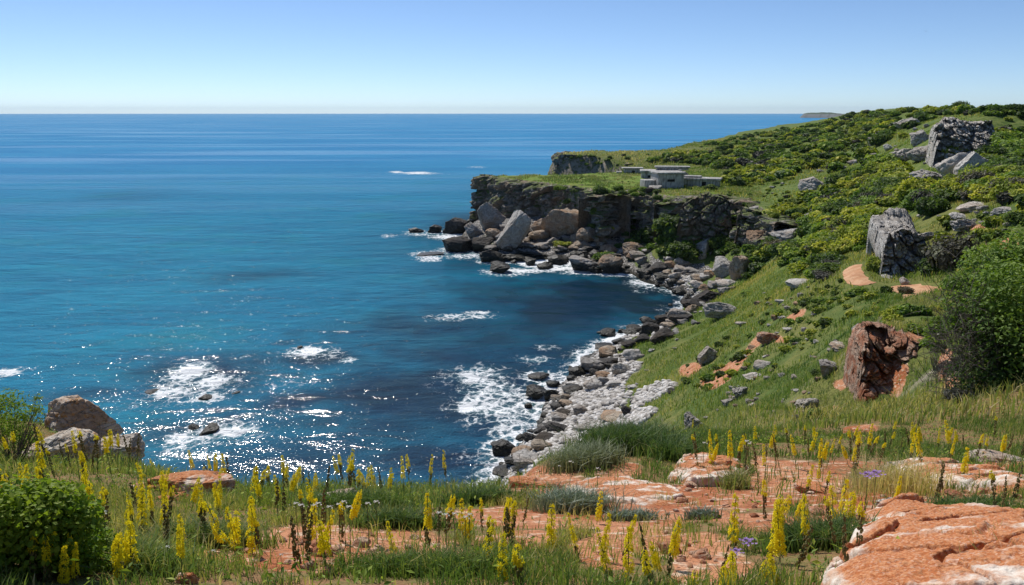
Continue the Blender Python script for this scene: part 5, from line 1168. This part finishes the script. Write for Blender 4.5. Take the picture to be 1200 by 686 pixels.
# ------------------------------------------------------------------ concrete ruins
t = NT('concrete'); P = t.pos(); n1 = t.noise(P, .8, 5, .6); n2 = t.noise(t.mapping(P, (3, 3, .5)), 1, 4)
c = t.mix(t.ss(n1, .35, .65), (.36, .35, .33), (.54, .53, .50)); c = t.mix(t.math('MULTIPLY', t.ss(n2, .45, .62), .7), c, (.15, .13, .11))
M_CONC = t.done(t.bsdf(c, .9, .2, t.bump(n1, .05)).outputs[0])
M_OPENING_SHADE = plain('opening_shade_paint', (.02, .02, .02))  # near-black slabs on solid walls, painted as the shade inside windows and doorways
def boxes(bs):
    bm = bmesh.new()
    for (x0, y0, z0, x1, y1, z1) in bs:
        r = bmesh.ops.create_cube(bm, size=1)['verts']
        for v in r: v.co = Vector(((x0+x1)/2+v.co.x*(x1-x0), (y0+y1)/2+v.co.y*(y1-y0), (z0+z1)/2+v.co.z*(z1-z0)))
    bmesh.ops.bevel(bm, geom=bm.edges[:], offset=.06, segments=1, affect='EDGES'); me = bpy.data.meshes.new('part'); bm.to_mesh(me); bm.free(); return me
def ruin(px, py, label, rz, parts, r=None):
    p = atr(px, py, r) if r else hit(px, py, 100)[0]; p[2] = max(float(tz(p[0], p[1])), 13.0)-.45; root = empty('concrete_ruin', p, -math.atan2(p[0], p[1])+rz); tag(root, label, 'ruin')
    for nm, bs, mt in parts:
        me = boxes(bs); me.name = nm; link(nm, me, mt, root)
    return root
ruin(786,221,'tall block-like concrete bunker at the edge of the headland cliff', .35, [('wall', [(-3.0,0,-1,3.0,.4,3.6),(-3.0,.4,-1,-2.6,5,3.6),(2.6,.4,-1,3.0,5,3.6),(-3.0,5,-1,3.0,5.4,3.6)], M_CONC), ('roof', [(-3.25,-.25,3.603,3.25,5.65,4.0)], M_CONC),
  ('annex', [(-5.6,1.5,-1,-3.01,5,2.2)], M_CONC), ('window', [(-.9,-.03,1.9,.9,.1,2.5)], M_OPENING_SHADE)])
ruin(819,217,'long low concrete wing with a thick flat roof beside the tall bunker', -.12, [('wall', [(-4.2,0,-1,4.4,.4,2.0),(-4.2,.4,-1,-3.8,3.2,2.0),(4.0,.4,-1,4.4,3.2,2.0),(-4.2,3.2,-1,4.4,3.6,2.0)], M_CONC), ('roof', [(-4.6,-.4,2.003,4.8,4.0,2.45)], M_CONC), ('doorway', [(.6,-.03,.1,1.6,.1,1.7)], M_OPENING_SHADE), ('roof_slab', [(-3.6,.6,2.453,.2,3.2,2.85)], M_CONC)], 186)
ruin(777,203,'long concrete ruin with two broken roof levels behind the tall bunker', .05, [('wall', [(-5.5,0,-1,4.5,.4,2.1),(-5.5,.4,-1,-5.1,5,2.1),(4.1,.4,-1,4.5,5,2.1),(-5.5,5,-1,4.5,5.4,2.1)], M_CONC), ('roof', [(-5.8,-.3,2.103,4.6,5.6,2.55)], M_CONC), ('upper_wall', [(-1.5,2.4,2.553,6.5,5.2,3.1)], M_CONC), ('upper_roof', [(-2.0,2.1,3.103,7.0,5.5,3.5)], M_CONC), ('window', [(-3.9,-.03,.7,-2.6,.1,1.4)], M_OPENING_SHADE), ('window', [(-1.0,-.03,.7,.3,.1,1.4)], M_OPENING_SHADE), ('window', [(1.6,-.03,.7,2.9,.1,1.4)], M_OPENING_SHADE)], 208)
ruin(743,199,'small low concrete shelter apart from the others on the green headland', .1, [('wall', [(-2.6,0,-1,2.4,.4,1.8),(-2.6,.4,-1,-2.2,3,1.8),(2.0,.4,-1,2.4,3,1.8),(-2.6,3,-1,2.4,3.4,1.8)], M_CONC), ('roof', [(-3.2,-.3,1.803,2.7,3.7,2.1)], M_CONC), ('lean_wall', [(-4.8,.2,-1,-3.3,2.4,1.0)], M_CONC), ('doorway', [(-.6,-.03,.1,.3,.1,1.4)], M_OPENING_SHADE)], 226)
for i, (px, py, w, h, lab) in enumerate([(797,203,14,14,'heap of pale concrete rubble on the roof edge of the ruins'),(803,206,12,9,'smaller heap of pale rubble beside the bunker')]):
    p = atr(px, py, 193); s = 193/F; o = link('rubble_heap', rock_mesh('rubble', 700+i, 5, 8, .3, mat=M_PALE, blocky=.3)); o.location = (p[0], p[1], 15.3); o.scale = (w*s*.5, w*s*.5, h*s*.6); tag(o, lab, 'rubble')
rock(768,219,16,8,'pale','pale broken block in the grass beside the tall bunker', rmin=150)
rock(776,216,10,7,'pale','small concrete block between bunker and grass', rmin=150)
rock(762,222,12,8,'dark','dark boulder at the cliff edge beside the tall bunker', rmin=150)
# ------------------------------------------------------------------ distant coast and rocks in the sea
def distant():
    cs = []
    for px, h in [(936,0),(940,26),(948,34),(960,36),(972,33),(985,27),(1000,25),(1040,26),(1100,28)]: cs.append((px, h*.9))
    A = []; n = 160; q = np.linspace(936, 1100, n); hh = np.interp(q, [c[0] for c in cs], [c[1] for c in cs])
    rows = []
    for k, (dr, f) in enumerate([(0, 0), (25, .75), (60, .95), (160, 1.0), (700, .9)]):
        r = 5200+dr-(q-936)*9; P = np.array([pr(a, b, 0) for a, b in zip(q, r)]); hz = hh*f*(1+.12*fbm(q/9, q*0+k, s=k, o=3)); rows.append(np.c_[P[:, :2], hz-1*(k == 0)])
    V = np.stack(rows); me = np_mesh('distant_headland', V.reshape(-1, 3), grid_faces(5, n), 4); t = NT('distant_cliff'); P = t.pos(); sp = t.n('ShaderNodeSeparateXYZ'); t.L(P, sp.inputs[0])
    c = t.mix(t.ss(sp.outputs[2], 19, 24), (.17, .17, .16), (.07, .10, .06)); c = t.mix(t.math('MULTIPLY', t.ss(t.noise(P, .02, 4), .45, .6), .5), c, (.10, .09, .07))
    tag(link('distant_headland', me, t.done(t.bsdf(c, .95, .1).outputs[0])), 'far blue headland on the horizon', kind='structure')
distant()
for i, (px, py, w, h, lab) in enumerate([(902,152.5,9,2.5,'long flat sea rock far offshore beyond the green coast'),(906,155.5,9,6,'highest of the black sea rocks far offshore'),(937,153,7,2.6,'black sea rock far off near the next reef'),(943,154,10,3,'low reef rock in the white water far offshore'),(951,154,6,3,'small reef rock nearest to the distant coast')]):
    p = atz(px, py, 0); r = math.hypot(p[0], p[1]); s = r/F; o = link('sea_rock', variant('dark', i)); o.location = (p[0], p[1], h*s*.25); o.scale = (w*s*.5, w*s*.8, h*s*.7); tag(o, lab, 'rock')
for i, (px, py, w, h, lab) in enumerate([(240,468,16,5,'dark reef rock just breaking the surface in the lower foam patch'),(245,504,22,7,'dark rounded reef rock ringed by white foam near the brink'),(228,500,14,4,'small reef rock beside the rounded one in the foam'),(178,460,18,3,'low brown reef in the dark water by the upper foam patch'),(352,407,10,3,'tiny brown rock in the farther foam patch'),(276,461,12,3,'dark reef tip behind the foam patches')]):
    p = atz(px, py, 0); r = math.hypot(p[0], p[1]); s = r/F; o = link('reef_rock', variant('dark', i+1)); o.location = (p[0], p[1], -.1); o.scale = (w*s*.5, w*s*.7, h*s*.9+.1); tag(o, lab, 'rock')
# ------------------------------------------------------------------ gull high over the slope
bm = bmesh.new()
def bv(*c): return bm.verts.new(c)
ring = []
for x, rr_ in [(-.30, .02), (-.18, .06), (0, .08), (.16, .06), (.24, .045), (.30, .012)]: ring.append([bv(x, rr_*math.cos(a), rr_*math.sin(a)) for a in [k*PI/3 for k in range(6)]])
for a, b in zip(ring, ring[1:]):
    for k in range(6): bm.faces.new((a[k], a[(k+1) % 6], b[(k+1) % 6], b[k]))
bm.faces.new(ring[0][::-1]); bm.faces.new(ring[-1])
for s in (-1, 1):
    pts = [(.12, .05*s, .03), (-.10, .05*s, .03), (-.06, .35*s, .14), (.13, .33*s, .15), (-.16, .72*s, .08), (-.06, .70*s, .09)]
    u = [bv(*q) for q in pts]; l = [bv(q[0], q[1], q[2]-.018) for q in pts]
    for f in ((0, 1, 2, 3), (3, 2, 4, 5)): bm.faces.new([u[k] for k in f]); bm.faces.new([l[k] for k in f][::-1])
    for a, b in ((0, 1), (1, 2), (2, 4), (4, 5), (5, 3), (3, 0)): bm.faces.new((u[a], u[b], l[b], l[a]))
me = bpy.data.meshes.new('gull'); bmesh.ops.recalc_face_normals(bm, faces=bm.faces); bm.to_mesh(me); bm.free()
o = link('bird', me, plain('bird_grey', (.25, .25, .26))); o.location = atr(1085, 37, 330); o.rotation_euler = (.2, .1, .5); tag(o, 'lone bird gliding high in the sky above the slope', 'bird')

# ------------------------------------------------------------------ sea air
bm = bmesh.new(); bmesh.ops.create_cube(bm, size=1)
for v in bm.verts: v.co = Vector((v.co.x*54000, v.co.y*40000+7000, v.co.z*200+94))
me = bpy.data.meshes.new('haze'); bm.to_mesh(me); bm.free()
m = bpy.data.materials.new('haze'); m.use_nodes = True; nt = m.node_tree; nt.nodes.clear(); ou = nt.nodes.new('ShaderNodeOutputMaterial'); pv = nt.nodes.new('ShaderNodeVolumePrincipled')
pv.inputs['Color'].default_value = (.64, .83, 1, 1); pv.inputs['Density'].default_value = 2.6e-5; pv.inputs['Anisotropy'].default_value = .2; nt.links.new(pv.outputs[0], ou.inputs['Volume'])
tag(link('haze', me, m), 'thin bluish sea haze', kind='stuff')
# ------------------------------------------------------------------ light, sky, render
SUN_AZ, SUN_EL = math.radians(-28), math.radians(50)     # towards the sun: ahead and to the seaward side
sd = bpy.data.lights.new('sun', 'SUN'); so = bpy.data.objects.new('sun', sd); COL.objects.link(so)
sd.energy = 4.6; sd.angle = math.radians(.53); sd.color = (1, .955, .89)
dirv = Vector((math.sin(SUN_AZ)*math.cos(SUN_EL), math.cos(SUN_AZ)*math.cos(SUN_EL), math.sin(SUN_EL)))
so.rotation_euler = dirv.to_track_quat('Z', 'Y').to_euler(); so.location = (0, 0, 80)
w = bpy.data.worlds.new('World'); scene.world = w; w.use_nodes = True
wt = w.node_tree; bg = wt.nodes['Background']
sk = wt.nodes.new('ShaderNodeTexSky'); sk.sky_type = 'NISHITA'; sk.sun_disc = False
sk.sun_elevation = SUN_EL; sk.sun_rotation = SUN_AZ; sk.altitude = 1500; sk.air_density = .7; sk.dust_density = .3; sk.ozone_density = 5.0
wt.links.new(sk.outputs[0], bg.inputs[0]); bg.inputs[1].default_value = SKY_S
vs = scene.view_settings; vs.view_transform = 'Standard'; vs.look = 'None'; vs.gamma = 1; vs.exposure = EXPO
scene.cycles.use_denoising = True; scene.cycles.max_bounces = 6; scene.cycles.transparent_max_bounces = 8
scene.cycles.diffuse_bounces = 3; scene.cycles.glossy_bounces = 2; scene.cycles.sample_clamp_indirect = 4
scene.cycles.caustics_reflective = False; scene.cycles.caustics_refractive = False
